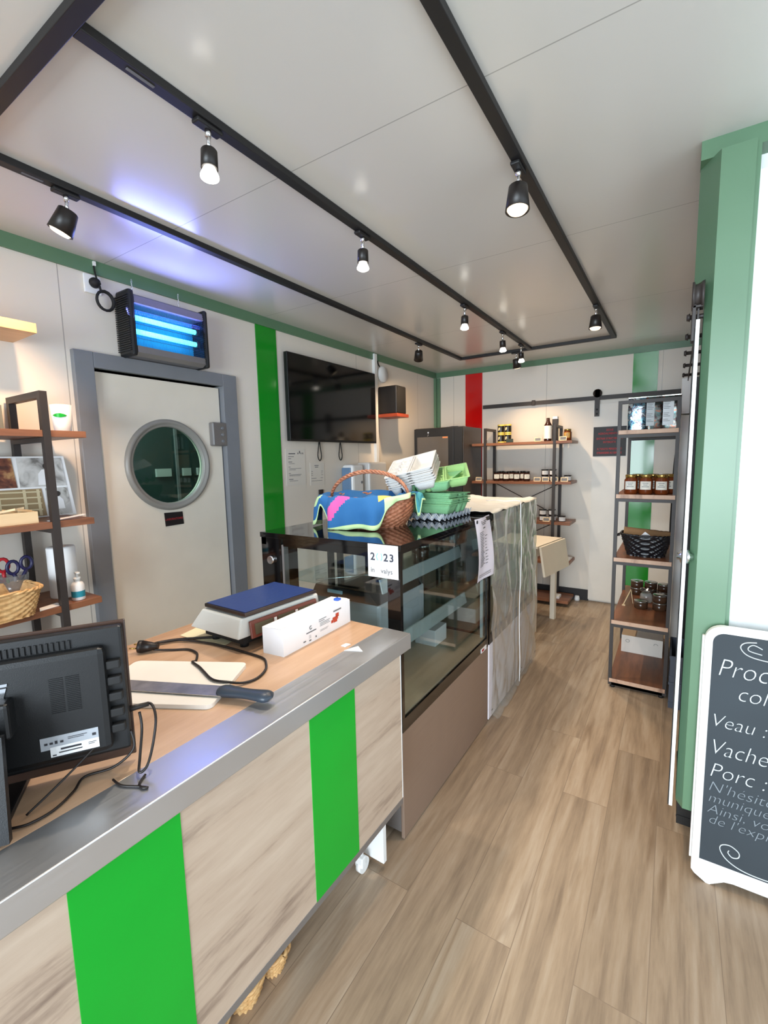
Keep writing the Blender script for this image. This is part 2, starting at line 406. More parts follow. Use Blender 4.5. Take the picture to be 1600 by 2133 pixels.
m_honey = mat('amber_honey_jar', rgb(112, 52, 22), 0.12)
m_pate = mat('brown_preserve_jar', rgb(70, 48, 34), 0.15)
m_gold = mat('gold_lid', rgb(190, 160, 90), 0.25, 0.9)
m_silver = mat('silver_lid', rgb(170, 170, 165), 0.22, 0.9)
m_blklid = mat('black_lid', rgb(22, 20, 20), 0.3)
m_label = mat('cream_label', rgb(232, 228, 216), 0.7)
m_chalk = mat('chalkboard_slate', rgb(46, 54, 60), 0.7, vary=0.12, vscale=3)
m_chalkwrite = mat('chalk_writing', rgb(196, 202, 204), 0.9)
m_chalkfaint = mat('faint_chalk_writing', rgb(128, 136, 142), 0.9)
m_wick = wood('brown_wicker', (rgb(96, 52, 34), rgb(150, 92, 64), rgb(186, 128, 96)), axis=2, scale=14, stretch=0.5, rough=0.5)
m_willow = wood('pale_willow', (rgb(150, 104, 58), rgb(206, 160, 104), rgb(232, 194, 138)), axis=0, scale=14, stretch=0.5, rough=0.5)
m_blkwick = mat('black_wicker', rgb(24, 24, 28), 0.3)
m_blue = mat('blue_cloth', rgb(36, 96, 150), 0.9, bump=0.3, bscale=500)
m_pink = mat('pink_cloth', rgb(208, 84, 152), 0.9)
m_lime = mat('pale_green_cloth', rgb(186, 216, 160), 0.9)
m_teal = mat('teal_cloth', rgb(70, 150, 160), 0.9)
m_yellow = mat('yellow_cloth', rgb(206, 178, 92), 0.9)
m_pulpw = mat('white_moulded_pulp', rgb(204, 202, 198), 0.95, bump=0.5, bscale=120)
m_pulpg = mat('grey_moulded_pulp', rgb(176, 184, 194), 0.95, bump=0.5, bscale=120)
m_pulpgr = mat('green_moulded_pulp', rgb(122, 176, 128), 0.95, bump=0.5, bscale=120)
m_pulplime = mat('lime_moulded_pulp', rgb(150, 192, 124), 0.95, bump=0.5, bscale=120)
m_wrap = glass('crumpled_clear_plastic', (0.90, 0.92, 0.91), 2.2, 0.16, milk=0.20, milkcol=(0.78, 0.80, 0.78, 1))
m_wraptop = mat('lamp_glare_film', rgb(222, 218, 208), 0.4)  # lamp reflection on the clear top sheet, painted as opaque white
m_string = mat('white_string', rgb(236, 236, 236), 0.7)
m_scaleblue = mat('blue_scale_film', rgb(36, 58, 116), 0.35, bump=0.2, bscale=80)
m_beige = mat('beige_scale_body', rgb(206, 206, 200), 0.45)
m_copper = mat('copper_brown_display', rgb(110, 56, 44), 0.3)
m_lcd = mat('olive_lcd_window', rgb(92, 84, 66), 0.15)
m_blade = mat('worn_steel_blade', (0.42, 0.40, 0.40, 1), 0.35, 0.9, vary=0.2, vscale=30)
m_handle = mat('slate_knife_handle', rgb(44, 54, 66), 0.4)
m_board = mat('white_cutting_board', rgb(238, 232, 222), 0.5)
m_fridge = mat('dark_brown_grey_steel', rgb(84, 74, 68), 0.35, 0.3)
m_orange = mat('orange_red_shelf', rgb(168, 70, 40), 0.45)
m_speaker = mat('black_speaker_cabinet', rgb(20, 18, 18), 0.5)
m_shadeA = mat('black_lamp_shade', rgb(32, 27, 25), 0.4)
def emis(name, c, s):
    return mat(name, (0.8, 0.8, 0.8, 1), 0.4, emit=c + (1,), es=s)
m_bulbw = emis('warm_lit_bulb', (1.0, 0.78, 0.5), 2.4)
m_bulbn = emis('neutral_lit_bulb', (1.0, 0.93, 0.80), 6)
m_tubeuv = emis('lit_ultraviolet_tube', (0.09, 0.78, 1.0), 2.6)
m_uvback = mat('tube_glow_reflector', rgb(50, 180, 255), 0.25)  # blue glow of the tubes put into the reflector's base colour
m_lilac = mat('lilac_grey_metal', rgb(120, 116, 134), 0.4)
m_redtext = mat('red_lettering', rgb(170, 40, 46), 0.6)
m_signblk = mat('black_sign_plate', rgb(24, 18, 20), 0.5)

# ================================================================== SETTING
XL, YB, ZC = -2.426, 4.956, 2.482
def bx(*a, **k): return MB().box(*a, **k)
struct('floor', bx(-2.6, 1.75, -1.6, 5.05, -0.08, 0), m_floor)
struct('ceiling', bx(-2.6, 1.75, -1.6, 5.05, ZC, ZC + 0.08), m_ceil)
mb = MB(); mb.box(XL - 0.08, XL, -1.6, 1.15, 0, ZC).box(XL - 0.08, XL, 1.90, 5.05, 0, ZC).box(XL - 0.08, XL, 1.15, 1.90, 1.97, ZC)
struct('wall_left', mb, m_wall)
struct('wall_back', bx(XL, 1.75, YB, YB + 0.08, 0, ZC), m_back)
mb = MB(); mb.box(XL, -1.45, -1.6, -1.52, 0, ZC).box(1.45, 1.75, -1.6, -1.52, 0, ZC).box(-1.45, 1.45, -1.6, -1.52, 2.2, ZC)
struct('wall_front', mb, m_plainwall)
mb = MB(); mb.box(1.67, 1.75, -1.52, -1.0, 0, ZC).box(1.67, 1.75, 1.4, 1.90, 0, ZC).box(1.67, 1.75, -1.0, 1.4, 2.12, ZC)
struct('wall_right', mb, m_plainwall)
# partition that turns the corner at the right
mb = MB(); mb.box(0.175, 1.75, 1.955, 2.03, 0, ZC - 0.0)
struct('wall_partition', mb, m_plainwall)
mb = MB(); mb.box(0.14, 0.20, 2.36, 3.45, 0, ZC).box(0.175, 0.20, 2.03, 2.36, 0, ZC).box(0.20, 0.80, 3.39, 3.45, 0, ZC).box(0.75, 0.83, 3.45, YB, 0, ZC)
struct('wall_right_shop', mb, m_back)
# green frame trims
struct('trim_1', bx(XL, XL + 0.012, -1.52, YB, 2.418, ZC), m_green)
struct('trim_2', bx(XL, 0.75, YB - 0.012, YB, 2.425, ZC), m_green)
mb = MB(); mb.box(XL, XL + 0.028, YB - 0.06, YB, 0, 2.418).box(XL, XL + 0.06, YB - 0.028, YB, 0, 2.418)
struct('trim_3', mb, m_green)
# portal column and header
mb = MB(); mb.prism([(0.0252, 1.94, 2.06), (0.0755, 1.845, 2.06), (0.1620, 1.845, 2.06), (0.1620, 1.955, 2.06), (0.0252, 1.955, 2.06)], (0, 0, 0.365))
struct('trim_4', mb, m_green)
mb = MB(); mb.prism([(0.055, 1.884, 0.212), (0.0755, 1.845, 0.212), (0.1620, 1.845, 0.212), (0.1620, 1.955, 0.212), (0.055, 1.955, 0.212)], (0, 0, 1.848))
mb.box(0.1620, 0.176, 1.875, 1.955, 0.2, 2.425)
struct('trim_5', mb, m_green)
struct('trim_6', bx(0.024, 1.67, 1.882, 1.955, 2.425, ZC), m_green)
mb = MB(); mb.box(0.177, 1.66, 1.925, 1.954, 0.0, 2.36).box(0.177, 0.20, 1.905, 1.926, 0, 2.36)
struct('trim_7', mb, m_plainwall)
struct('baseboard_back', bx(-2.3, -0.70, YB - 0.02, YB, 0, 0.11), m_signblk)
struct('baseboard_left', bx(XL, XL + 0.012, 2.003, 4.9, 0, 0.10), m_white)

# coloured stripes on the walls
tag(build('wall_stripe', bx(XL + 0.001, XL + 0.006, 2.209, 2.394, 0, 2.418), m_wallgreen), 'glossy green vertical stripe on the left wall between the porthole door and the television', 'wall panel')
tag(build('wall_stripe', bx(-2.053, -1.854, YB - 0.006, YB - 0.001, 0.11, 2.424), m_red), 'glossy red vertical stripe on the back wall above the dark fridge', 'wall panel')

# cold room door in the left wall
d = thing('cold_room_door', 'cream swing door with round porthole and grey frame in the left wall', 'door', (XL, 1.53, 0))
mb = MB(); mb.box(XL - 0.08, XL + 0.03, 1.064, 1.152, 0, 2.044, bevel=0.003).box(XL - 0.08, XL + 0.03, 1.898, 2.003, 0, 2.044, bevel=0.003).box(XL - 0.08, XL + 0.0295, 1.152, 1.898, 1.970, 2.0435, bevel=0.003)
build('frame', mb, m_greyframe, d)
# leaf with a round hole
cy, cz, R0 = 1.53, 1.49, 0.222
mb = MB(); n = 64; outer = []
y0, y1, z0, z1 = 1.163, 1.889, 0.01, 1.958
for i in range(n):
    a = 2 * PI * i / n; c, s_ = math.cos(a), math.sin(a)
    k = min((y1 - cy) / c if c > 1e-9 else 1e9, (y0 - cy) / c if c < -1e-9 else 1e9, (z1 - cz) / s_ if s_ > 1e-9 else 1e9, (z0 - cz) / s_ if s_ < -1e-9 else 1e9)
    outer.append((cy + c * k, cz + s_ * k))
for cn in ((y0, z0), (y1, z0), (y1, z1), (y0, z1)):
    j = min(range(n), key=lambda q: (outer[q][0] - cn[0]) ** 2 + (outer[q][1] - cn[1]) ** 2); outer[j] = cn
for xx in (XL - 0.006, XL - 0.05):
    V = [(mb.bm.verts.new((xx, p[0], p[1])), mb.bm.verts.new((xx, cy + R0 * math.cos(2 * PI * i / n), cz + R0 * math.sin(2 * PI * i / n)))) for i, p in enumerate(outer)]
    for i in range(n):
        j = (i + 1) % n; mb.bm.faces.new((V[i][0], V[j][0], V[j][1], V[i][1]))
    if xx == XL - 0.006: F = V
for i in range(n):
    j = (i + 1) % n
    mb.bm.faces.new((F[i][0], F[j][0], V[j][0], V[i][0])); mb.bm.faces.new((F[i][1], F[j][1], V[j][1], V[i][1]))
build('door_leaf', mb, m_doorleaf, d)
mb = MB(); mb.lathe((XL - 0.006, cy, cz), [(0.215, -0.02), (0.215, 0.008), (0.222, 0.012), (0.232, 0.012), (0.236, 0.02), (0.250, 0.018), (0.258, 0.0)], 64, axis=(1, 0, 0), capb=False, capt=False)
w = build('porthole_ring', mb, mat('grey_porthole_ring', rgb(140, 138, 132), 0.35), d)
mb = MB(); mb.cyl((XL - 0.022, cy, cz), (XL - 0.018, cy, cz), 0.2155, seg=64)
build('pane', mb, glass('porthole_glass', (0.62, 0.72, 0.68), 0.9), w)
mb = MB(); mb.box(XL - 0.004, XL + 0.034, 1.800, 1.905, 1.600, 1.745, bevel=0.008)
h = build('hinge', mb, m_alu, d)
mb = MB()
for z in (1.63, 1.67, 1.71): mb.cyl((XL + 0.034, 1.868, z), (XL + 0.042, 1.868, z), 0.009, seg=12)
build('screw', mb, m_greyframe, h)
s1 = tag(build('room_name_plate', MB().prism([(XL - 0.005, 1.469, 1.221), (XL - 0.005, 1.473, 1.143), (XL - 0.005, 1.586, 1.145), (XL - 0.005, 1.582, 1.218)], (0.003, 0, 0)), m_signblk), 'small black plate with red lettering stuck below the porthole', 'sign')
text('lettering', 'LABORATOIRE', 0.0165, m_redtext, s1, (XL - 0.0022, 1.527, 1.176), (0, 1, 0), (0, 0, 1), 'CENTER')
# cold room seen by the porthole
m_cold = mat('cold_room_panel', rgb(150, 146, 142), 0.5)
struct('wall_cold_back', bx(-4.0, -3.92, 0.6, 2.9, 0, ZC), m_cold)
struct('wall_cold_left', bx(-4.0, XL - 0.08, 0.52, 0.6, 0, ZC), m_cold)
struct('wall_cold_right', bx(-4.0, XL - 0.08, 2.9, 2.98, 0, ZC), m_cold)
struct('floor_cold_room', bx(-4.0, -2.6, 0.52, 2.98, -0.08, 0), m_cold)
struct('ceiling_cold_room', bx(-4.0, -2.6, 0.52, 2.98, ZC, ZC + 0.08), m_cold)
t = thing('glass_door_fridge', 'dark glass fronted fridge seen through the porthole', 'fridge', (-3.9, 2.2, 0))
build('body', bx(-3.9, -3.3, 1.75, 2.85, 0, 2.05), mat('dark_teal_glass', rgb(46, 66, 66), 0.1), t)
build('door_edge', bx(-3.3, -3.285, 2.12, 2.14, 0.1, 2.0), m_greyframe, t)
for a, b in ((1.95, 2.07), (2.17, 2.24), (2.3, 2.40)): build('price_label', bx(-3.3, -3.28, a, b, 1.40, 1.46), mat('pale_label', rgb(190, 195, 195), 0.6), t)
lc = bpy.data.lights.new('cold_room_fill', 'POINT'); lc.energy = 60; lc.color = (0.8, 1, 0.95); lc.shadow_soft_size = 0.1  # added fill light, no fixture known; lifts the view through the porthole
lo = bpy.data.objects.new('cold_room_fill', lc); COL.objects.link(lo); lo.location = (-2.9, 1.1, 2.2)

# ================================================================== CEILING TRACK
tr = thing('ceiling_track', 'black rectangular lighting track frame screwed to the ceiling', 'track', (-1.165, 2.45, ZC))
def rail(x0, x1, y0, y1, z0=ZC - 0.024):
    return build('rail', bx(x0, x1, y0, y1, z0, ZC - 0.0005, bevel=0.002), m_track, tr)
TW = 0.018
rail(-1.850 - TW, -1.850 + TW, 0.572 + TW, 4.345 - TW); rail(-1.170 - TW, -1.170 + TW, 0.572 + TW, 4.345 - TW); rail(-0.482 - TW, -0.482 + TW, 0.572 + TW, 4.345 - TW)
rail(-1.850 - TW, -0.482 + TW, 0.572 - TW, 0.572 + TW); rail(-1.850 - TW, -0.482 + TW, 4.345 - TW, 4.345 + TW)
build('maker_sticker', bx(-1.174, -1.166, 0.70, 0.77, ZC - 0.0255, ZC - 0.024), m_ink, tr); build('maker_sticker', bx(-1.854, -1.846, 0.72, 0.78, ZC - 0.0255, ZC - 0.024), m_ink, tr)
def spot(name, lab, x, y, aim, kind, col, power, along='y', lit=True):
    t = thing(name, lab, 'spotlight', (x, y, ZC - 0.024), 0, 'track spotlights')
    a, b = (0.017, 0.05) if along == 'y' else (0.05, 0.017)
    build('adapter', bx(x - a * 0.9, x + a * 0.9, y - b * 0.85, y + b * 0.85, ZC - 0.037, ZC - 0.0245, bevel=0.004), m_track, t)
    J = Vector((x, y, 2.386))
    mb = MB(); mb.cyl((x, y, ZC - 0.036), J, 0.0065, seg=12).cyl((x, y, ZC - 0.055), (x, y, ZC - 0.036), 0.009, seg=12)
    build('stem', mb, m_chrome, t)
    d = Vector(aim).normalized()
    if kind == 'wide':
        L = 0.082; mb = MB(); mb.lathe(J - d * 0.012, [(0.0, 0.0), (0.026, 0.0), (0.031, 0.004), (0.040, L), (0.037, L), (0.033, L - 0.012), (0.0, L - 0.012)], 28, axis=d)
        build('shade', mb, m_shadeA, t)
        mb = MB(); mb.lathe(J - d * 0.012 + d * (L - 0.0115), [(0.033, 0.0), (0.034, 0.008), (0.028, 0.016), (0.0, 0.020)], 24, axis=d, capb=True)
        if lit: build('bulb', mb, m_bulbw, t)
        else: mb.bm.free()
        e = J + d * (L + 0.012)
    else:
        L = 0.052; mb = MB(); mb.lathe(J - d * 0.006, [(0.0, 0.0), (0.021, 0.0), (0.023, 0.003), (0.024, L), (0.021, L), (0.0, L - 0.008)], 24, axis=d)
        build('shade', mb, m_shadeA, t)
        mb = MB(); mb.lathe(J - d * 0.006 + d * (L - 0.006), [(0.014, 0.0), (0.018, 0.008), (0.026, 0.026), (0.026, 0.032), (0.018, 0.037), (0.0, 0.039)], 24, axis=d)
        build('bulb', mb, m_bulbn, t)
        e = J + d * (L + 0.045)
    if lit:
        l = bpy.data.lights.new('spot_light', 'SPOT'); l.energy = power; l.color = col; l.spot_size = math.radians(105); l.spot_blend = 0.8; l.shadow_soft_size = 0.022
        o = bpy.data.objects.new('spot_light', l); COL.objects.link(o); o.parent = t
        o.location = e - Vector(t.location); o.rotation_euler = d.to_track_quat('-Z', 'Y').to_euler()
    return t
spot('track_spotlight', 'tilted black spotlight on the left rail, nearest the left wall', -1.855, 0.85, (-0.34, -0.28, -0.90), 'wide', (1.0, 0.62, 0.36), SPOT_W * 1.3)
spot('track_spotlight', 'dazzling slim spotlight on the middle rail, nearest the viewer', -1.172, 0.93, (0.05, -0.08, -1), 'slim', NEUT, SPOT_W)
spot('track_spotlight', 'slim spotlight on the middle rail, second from the viewer', -1.175, 1.70, (0.0, -0.03, -1), 'slim', NEUT, SPOT_W)
spot('track_spotlight', 'slim spotlight on the middle rail, third from the viewer', -1.178, 2.83, (0.0, -0.05, -1), 'slim', NEUT, SPOT_W)
spot('track_spotlight', 'slim spotlight on the middle rail, second from its far end', -1.180, 3.59, (0.02, 0.1, -1), 'slim', NEUT, SPOT_W)
spot('track_spotlight', 'slim spotlight at the far end of the middle rail', -1.180, 4.09, (0.02, 0.15, -1), 'slim', NEUT, SPOT_W)
spot('track_spotlight', 'warm lit flared spotlight on the right rail, nearest the viewer', -0.487, 1.627, (0.02, -0.12, -1), 'wide', WARM, SPOT_W)
spot('track_spotlight', 'warm lit flared spotlight at the far end of the right rail', -0.484, 3.356, (0.0, -0.1, -1), 'wide', WARM, SPOT_W)
spot('track_spotlight', 'dark looking black spotlight on the left rail turned to the back wall', -1.872, 3.50, (-0.35, 0.55, -0.75), 'wide', WARM, SPOT_W)
spot('track_spotlight', 'flared spotlight hanging from the far cross rail before the back wall', -1.297, 4.345, (0.05, 0.35, -0.95), 'wide', WARM, SPOT_W, 'x')

# ================================================================== COUNTER
CZ = 0.90
ct = thing('sales_counter', 'pale oak sales counter with steel front edge and two bright green stripes', 'counter', (-0.744, 1.303, 0), -0.0142)
def cl(name, mb, m, par=ct, **k): return build(name, mb, m, par, world=False, **k)
cl('countertop', bx(-0.76, -0.108, -2.1, 0.0, 0.862, CZ, bevel=0.002), m_ctop)
mb = MB(); mb.box(-0.108, 0, -2.1, 0.002, 0.895, CZ + 0.0015, bevel=0.002).box(-0.010, 0.0, -2.1, 0.002, 0.846, 0.899, bevel=0.002).box(-0.108, 0.0, 0.0, 0.004, 0.846, 0.896)
cl('steel_edge', mb, m_steel)
cl('front_panel', bx(-0.034, -0.016, -2.1, -0.042, 0.308, 0.862), m_cfront)
cl('end_edge', bx(-0.036, -0.0155, -0.042, -0.038, 0.308, 0.862), m_white)
cl('lower_trim', bx(-0.05, -0.0155, -2.1, -0.04, 0.286, 0.308, bevel=0.001), m_alu)
for a, b in ((-0.492, -0.300), (-1.045, -0.853)): cl('green_stripe', bx(-0.0165, -0.0145, a, b, 0.3085, 0.861), m_signgreen)
cl('side_panel', bx(-0.70, -0.0345, -0.075, -0.058, 0.31, 0.862), m_white)
lg = cl('support_leg', bx(-0.66, -0.088, -0.064, -0.046, 0.028, 0.31), m_white, label='white upright board')
cl('support_leg', bx(-0.66, -0.10, -2.0, -1.98, 0.0, 0.31), m_white)
cl('shelf_floor', bx(-0.70, -0.0345, -2.05, -0.075, 0.295, 0.31), m_white)
cs = cl('castor', MB().cyl((-0.165, -0.105, 0.028), (-0.145, -0.105, 0.028), 0.028, seg=20), m_white)
cl('fork', MB().box(-0.172, -0.138, -0.128, -0.104, 0.03, 0.07, bevel=0.004).cyl((-0.155, -0.11, 0.06), (-0.155, -0.11, 0.295), 0.008, seg=10), m_white, cs)
mb = MB(); mb.box(-0.66, -0.1, -1.8, -1.2, 0.02, 0.06)
mb.bm.free()

# ---- items on the counter
# all-in-one computer, its back to the viewer
RZ = math.atan2(0.84, 0.545)
pc = thing('desktop_computer', 'black flat desktop computer standing on the counter with its back to the viewer', 'computer', (-0.885, 0.43, CZ), RZ)
def pl(name, mb, m, par=pc, **k): return build(name, mb, m, par, world=False, **k)
pl('housing', MB().box(-0.50, 0.0, 0.0, 0.024, 0.040, 0.292, bevel=0.006).box(-0.48, -0.028, -0.020, 0.004, 0.055, 0.262, bevel=0.012), m_plast)
pl('bezel', bx(-0.504, 0.004, 0.022, 0.029, 0.014, 0.297, bevel=0.002), mat('brown_reflecting_bezel', rgb(70, 52, 44), 0.2), label='thin bezel edge')
pl('screen', bx(-0.49, -0.012, 0.029, 0.0305, 0.05, 0.285), m_tvgl)
mb = MB()
for k in range(46): mb.box(-0.47 + k * 0.0085, -0.4665 + k * 0.0085, -0.003, -0.0002, 0.263, 0.279)
for k in range(24):
    pass
m_vent = mat('vent_black', rgb(5, 5, 6), 0.7)
pl('vent_slots', mb, m_vent)
for a in (-0.118, -0.093):
    mb = MB()
    for k in range(20): mb.box(a, a + 0.021, -0.0215, -0.0198, 0.152 + k * 0.0034, 0.1535 + k * 0.0034)
    pl('vent_slots', mb, m_vent)
mb = MB()
for k in range(5): mb.box(-0.030, -0.006, -0.013, 0.002, 0.085 + k * 0.032, 0.102 + k * 0.032, bevel=0.003)
pl('port', mb, m_rubber)
mb = MB(); mb.prism([(-0.196, -0.0205, 0.200), (-0.183, -0.0205, 0.200), (-0.178, -0.0205, 0.217), (-0.191, -0.0205, 0.217)], (0, -0.0015, 0)).prism([(-0.190, -0.0205, 0.220), (-0.177, -0.0205, 0.220), (-0.176, -0.0205, 0.225), (-0.189, -0.0205, 0.225)], (0, -0.0015, 0))
pl('silver_letter', mb, m_chrome)
lb = pl('rating_label', MB().box(-0.140, -0.050, -0.0212, -0.0198, 0.086, 0.110), mat('grey_rating_label', rgb(168, 172, 178), 0.6), label='grey and white sticker')
pl('white_strip', MB().box(-0.126, -0.050, -0.0218, -0.0210, 0.071, 0.090), m_paper, lb)
mb = MB(); bars(mb, (0.012, -0.0213, 0.008), (1, 0, 0), (0, 0, 1), [(-0.146, 0.088, 0.005, 0.004), (-0.138, 0.088, 0.005, 0.004), (-0.130, 0.0875, 0.004, 0.006), (-0.122, 0.088, 0.005, 0.004), (-0.11, 0.095, 0.03, 0.001), (-0.11, 0.092, 0.025, 0.001), (-0.072, 0.088, 0.006, 0.005)])
bars(mb, (0.012, -0.022, 0.008), (1, 0, 0), (0, 0, 1), [(-0.122, 0.0745, 0.032, 0.0035), (-0.125, 0.069, 0.036, 0.002), (-0.135, 0.0655, 0.006, 0.002), (-0.079, 0.076, 0.013, 0.001), (-0.079, 0.073, 0.010, 0.001)])
pl('print', mb, m_dkink, lb)
# stand of the computer
mb = MB(); mb.box(-0.36, -0.170, -0.052, -0.016, 0.135, 0.200, bevel=0.006)
pl('stand_mount', mb, m_plast)
mb = MB(); mb.prism([(-0.36, -0.090, 0.168), (-0.166, -0.090, 0.168), (-0.162, -0.122, 0.006), (-0.36, -0.122, 0.006)], (0, -0.014, 0.002)).box(-0.345, -0.19, -0.09, -0.05, 0.13, 0.16).box(-0.38, -0.178, -0.132, 0.10, 0.0, 0.013, bevel=0.004)
pl('stand', mb, m_plast)

mb = MB(); mb.tube([(-0.905, 0.435, 1.01), (-0.895, 0.46, 1.012), (-0.885, 0.475, 1.01), (-0.86, 0.468, 0.99), (-0.845, 0.45, 0.95), (-0.835, 0.43, 0.92), (-0.842, 0.418, 0.912), (-0.862, 0.432, 0.93), (-0.885, 0.452, 0.97), (-0.895, 0.455, 1.0)], 0.0026, sub=6)
mb.cyl((-0.912, 0.425, 1.01), (-0.885, 0.47, 1.013), 0.0065, 0.0045, seg=12)
tag(build('power_cable', mb, m_cable), 'thin black cable looping out of the side of the computer', 'cable')
mb = MB(); mb.tube([(-0.888, 0.432, 0.975), (-0.880, 0.43, 0.94), (-0.90, 0.40, 0.912), (-0.93, 0.36, 0.905), (-0.905, 0.33, 0.9045), (-0.885, 0.29, 0.9045), (-0.886, 0.255, 0.9045), (-0.90, 0.235, 0.9045)], 0.0024, sub=6)
tag(build('data_cable', mb, m_cable), 'black cable lying on the counter below the computer sticker', 'cable')
mb = MB(); mb.tube([(-0.835, 0.425, 0.9045), (-0.82, 0.405, 0.9045), (-0.803, 0.402, 0.9055), (-0.797, 0.408, 0.9045), (-0.815, 0.40, 0.9045), (-0.845, 0.385, 0.9045), (-0.875, 0.385, 0.9045)], 0.0022, sub=6)
tag(build('cable_end', mb, m_cable), 'small curl of black cable resting on the steel edge', 'cable')
mb = MB(); mb.tube([(-0.895, 0.395, 0.99), (-0.905, 0.35, 0.955), (-0.91, 0.30, 0.925), (-0.912, 0.26, 0.905)], 0.002, sub=5)
tag(build('thin_lead', mb, m_cable), 'taut thin black lead crossing the computer sticker', 'cable')

# cutting board and knife
def rot_pts(P, c, a): return [(c[0] + x * math.cos(a) - y * math.sin(a), c[1] + x * math.sin(a) + y * math.cos(a)) for x, y in P]
ang = math.atan2(0.849 - 0.687, -1.032 + 1.336)
cc = (-1.135, 0.665)
tag(build('cutting_board', MB().prism([(x, y, CZ + 0.0005) for x, y in rot_pts(rrect(0.345, 0.235, 0.018), cc, ang)], (0, 0, 0.011)), m_board), 'thin white cutting board lying under the big knife', 'cutting board')
kn = thing('butcher_knife', 'large knife with a slate grey handle lying across the white cutting board', 'knife', (-0.95, 0.70, CZ))
kd = Vector((-0.945 + 1.20, 0.70 - 0.585, 0)).normalized(); kn_n = Vector((-kd.y, kd.x, 0))
A = Vector((-0.945, 0.698, CZ + 0.0155))
pts = [A + kn_n * 0.026, A - kd * 0.29 + kn_n * 0.030, A - kd * 0.33 + kn_n * 0.010, A - kd * 0.32 - kn_n * 0.02, A - kn_n * 0.024]
build('blade', MB().prism(pts, (0, 0, 0.002)), m_blade, kn)
hd = Vector((-0.808 + 0.951, 0.728 - 0.69, 0)).normalized(); hn = Vector((-hd.y, hd.x, 0))
def hfn(u, v):
    a = 2 * PI * v; s_ = u * 0.162
    w = 0.0195 + 0.004 * math.cos(u * 5.5) + 0.003 * u; hh = 0.0125 + 0.0015 * math.cos(u * 6)
    e = min(1, math.sqrt(max(0, 1 - ((u - 0.5) / 0.5) ** 6)) + 0.05)
    base = Vector((-0.965, 0.690, CZ + 0.0195 + 0.004 * u + 0.0 * u))
    return base + hd * s_ + hn * math.cos(a) * w * e + Vector((0, 0, 1)) * math.sin(a) * hh * e
build('handle', MB().grid(hfn, 22, 16, cv=True), m_handle, kn)
# loose power cord with plug
pts = [(-1.29, 0.955, 0.907), (-1.36, 0.90, 0.906), (-1.414, 0.845, 0.906), (-1.425, 0.80, 0.908), (-1.412, 0.772, 0.91)]
mb = MB(); mb.tube([(-1.17, 0.99, 0.92), (-1.22, 0.965, 0.912), (-1.278, 0.95, 0.906), (-1.34, 0.905, 0.906), (-1.40, 0.855, 0.906), (-1.425, 0.80, 0.909), (-1.410, 0.765, 0.914)], 0.0042, sub=6)
mb.tube([(-1.405, 0.755, 0.914), (-1.375, 0.768, 0.908), (-1.335, 0.80, 0.9045), (-1.294, 0.827, 0.9045), (-1.25, 0.825, 0.9045), (-1.224, 0.811, 0.9045), (-1.195, 0.785, 0.9045), (-1.18, 0.765, 0.914), (-1.13, 0.752, 0.9165), (-1.086, 0.738, 0.9165), (-1.045, 0.725, 0.9165), (-1.017, 0.723, 0.9165), (-0.988, 0.735, 0.915), (-0.960, 0.765, 0.906), (-0.949, 0.805, 0.9045), (-0.965, 0.85, 0.9045), (-0.997, 0.883, 0.9045), (-1.036, 0.904, 0.9045), (-1.12, 0.905, 0.9045), (-1.229, 0.897, 0.906), (-1.30, 0.885, 0.906), (-1.385, 0.853, 0.907), (-1.42, 0.80, 0.909)], 0.0036, sub=6)
co = tag(build('scale_cord', mb, m_cable), 'black power cord with a plug curling over the counter before the scale', 'cable')
mb = MB(); mb.cyl((-1.372, 0.775, 0.918), (-1.408, 0.745, 0.920), 0.009, 0.0195, seg=20).cyl((-1.408, 0.745, 0.920), (-1.418, 0.737, 0.921), 0.0195, seg=20)
pg = build('plug', mb, m_cable, co)
mb = MB(); mb.cyl((-1.416, 0.745, 0.926), (-1.433, 0.731, 0.927), 0.0024, seg=8).cyl((-1.421, 0.731, 0.916), (-1.438, 0.717, 0.917), 0.0024, seg=8)
build('prong', mb, m_gold, pg)
tag(build('receipt_sheet', MB().grid(lambda u, v: Vector((-1.435 + 0.215 * u - 0.02 * v, 0.89 + 0.02 * u * u + 0.105 * v, CZ + 0.001 + 0.0012 * abs(math.sin(u * 4 + v)))), 10, 6), mat('cream_paper', rgb(226, 218, 182), 0.8)), 'cream sheet of paper under the cord and the scale', 'paper')
# scale
sc_ = thing('weighing_scale', 'electronic shop scale with a flat blue covered pan and beige body', 'scale', (-1.21, 1.07, CZ))
def quadslab(P, z0, z1, m, name, par, bev=0.0):
    mb = MB(); mb.prism([(x, y, z0) for x, y in P], (0, 0, z1 - z0))
    if bev: bmesh.ops.bevel(mb.bm, geom=list(mb.bm.edges), offset=bev, segments=2, affect='EDGES', profile=0.5)
    return build(name, mb, m, par)
PP = [(-1.316, 0.912), (-1.108, 0.908), (-1.085, 1.215), (-1.306, 1.222)]
quadslab(PP, 1.017, 1.030, mat('dark_scale_pan_edge', rgb(78, 68, 64), 0.25, 0.8), 'weighing_pan', sc_, 0.003)
quadslab([(-1.310, 0.918), (-1.114, 0.914), (-1.091, 1.209), (-1.301, 1.216)], 1.0305, 1.0315, m_scaleblue, 'blue_film', sc_)
mb = MB()
lo_ = [(-1.372, 0.895), (-1.165, 0.930), (-1.100, 0.935), (-1.085, 1.235), (-1.372, 1.235)]
A_ = [(-1.372, 0.890, 0.945), (-1.125, 0.890, 0.945), (-1.098, 1.250, 0.945), (-1.350, 1.250, 0.945)]
B_ = [(-1.320, 0.905, 1.012), (-1.120, 0.900, 1.012), (-1.094, 1.232, 1.012), (-1.315, 1.236, 1.012)]
va = [mb.bm.verts.new(p) for p in A_]; vb = [mb.bm.verts.new(p) for p in B_]
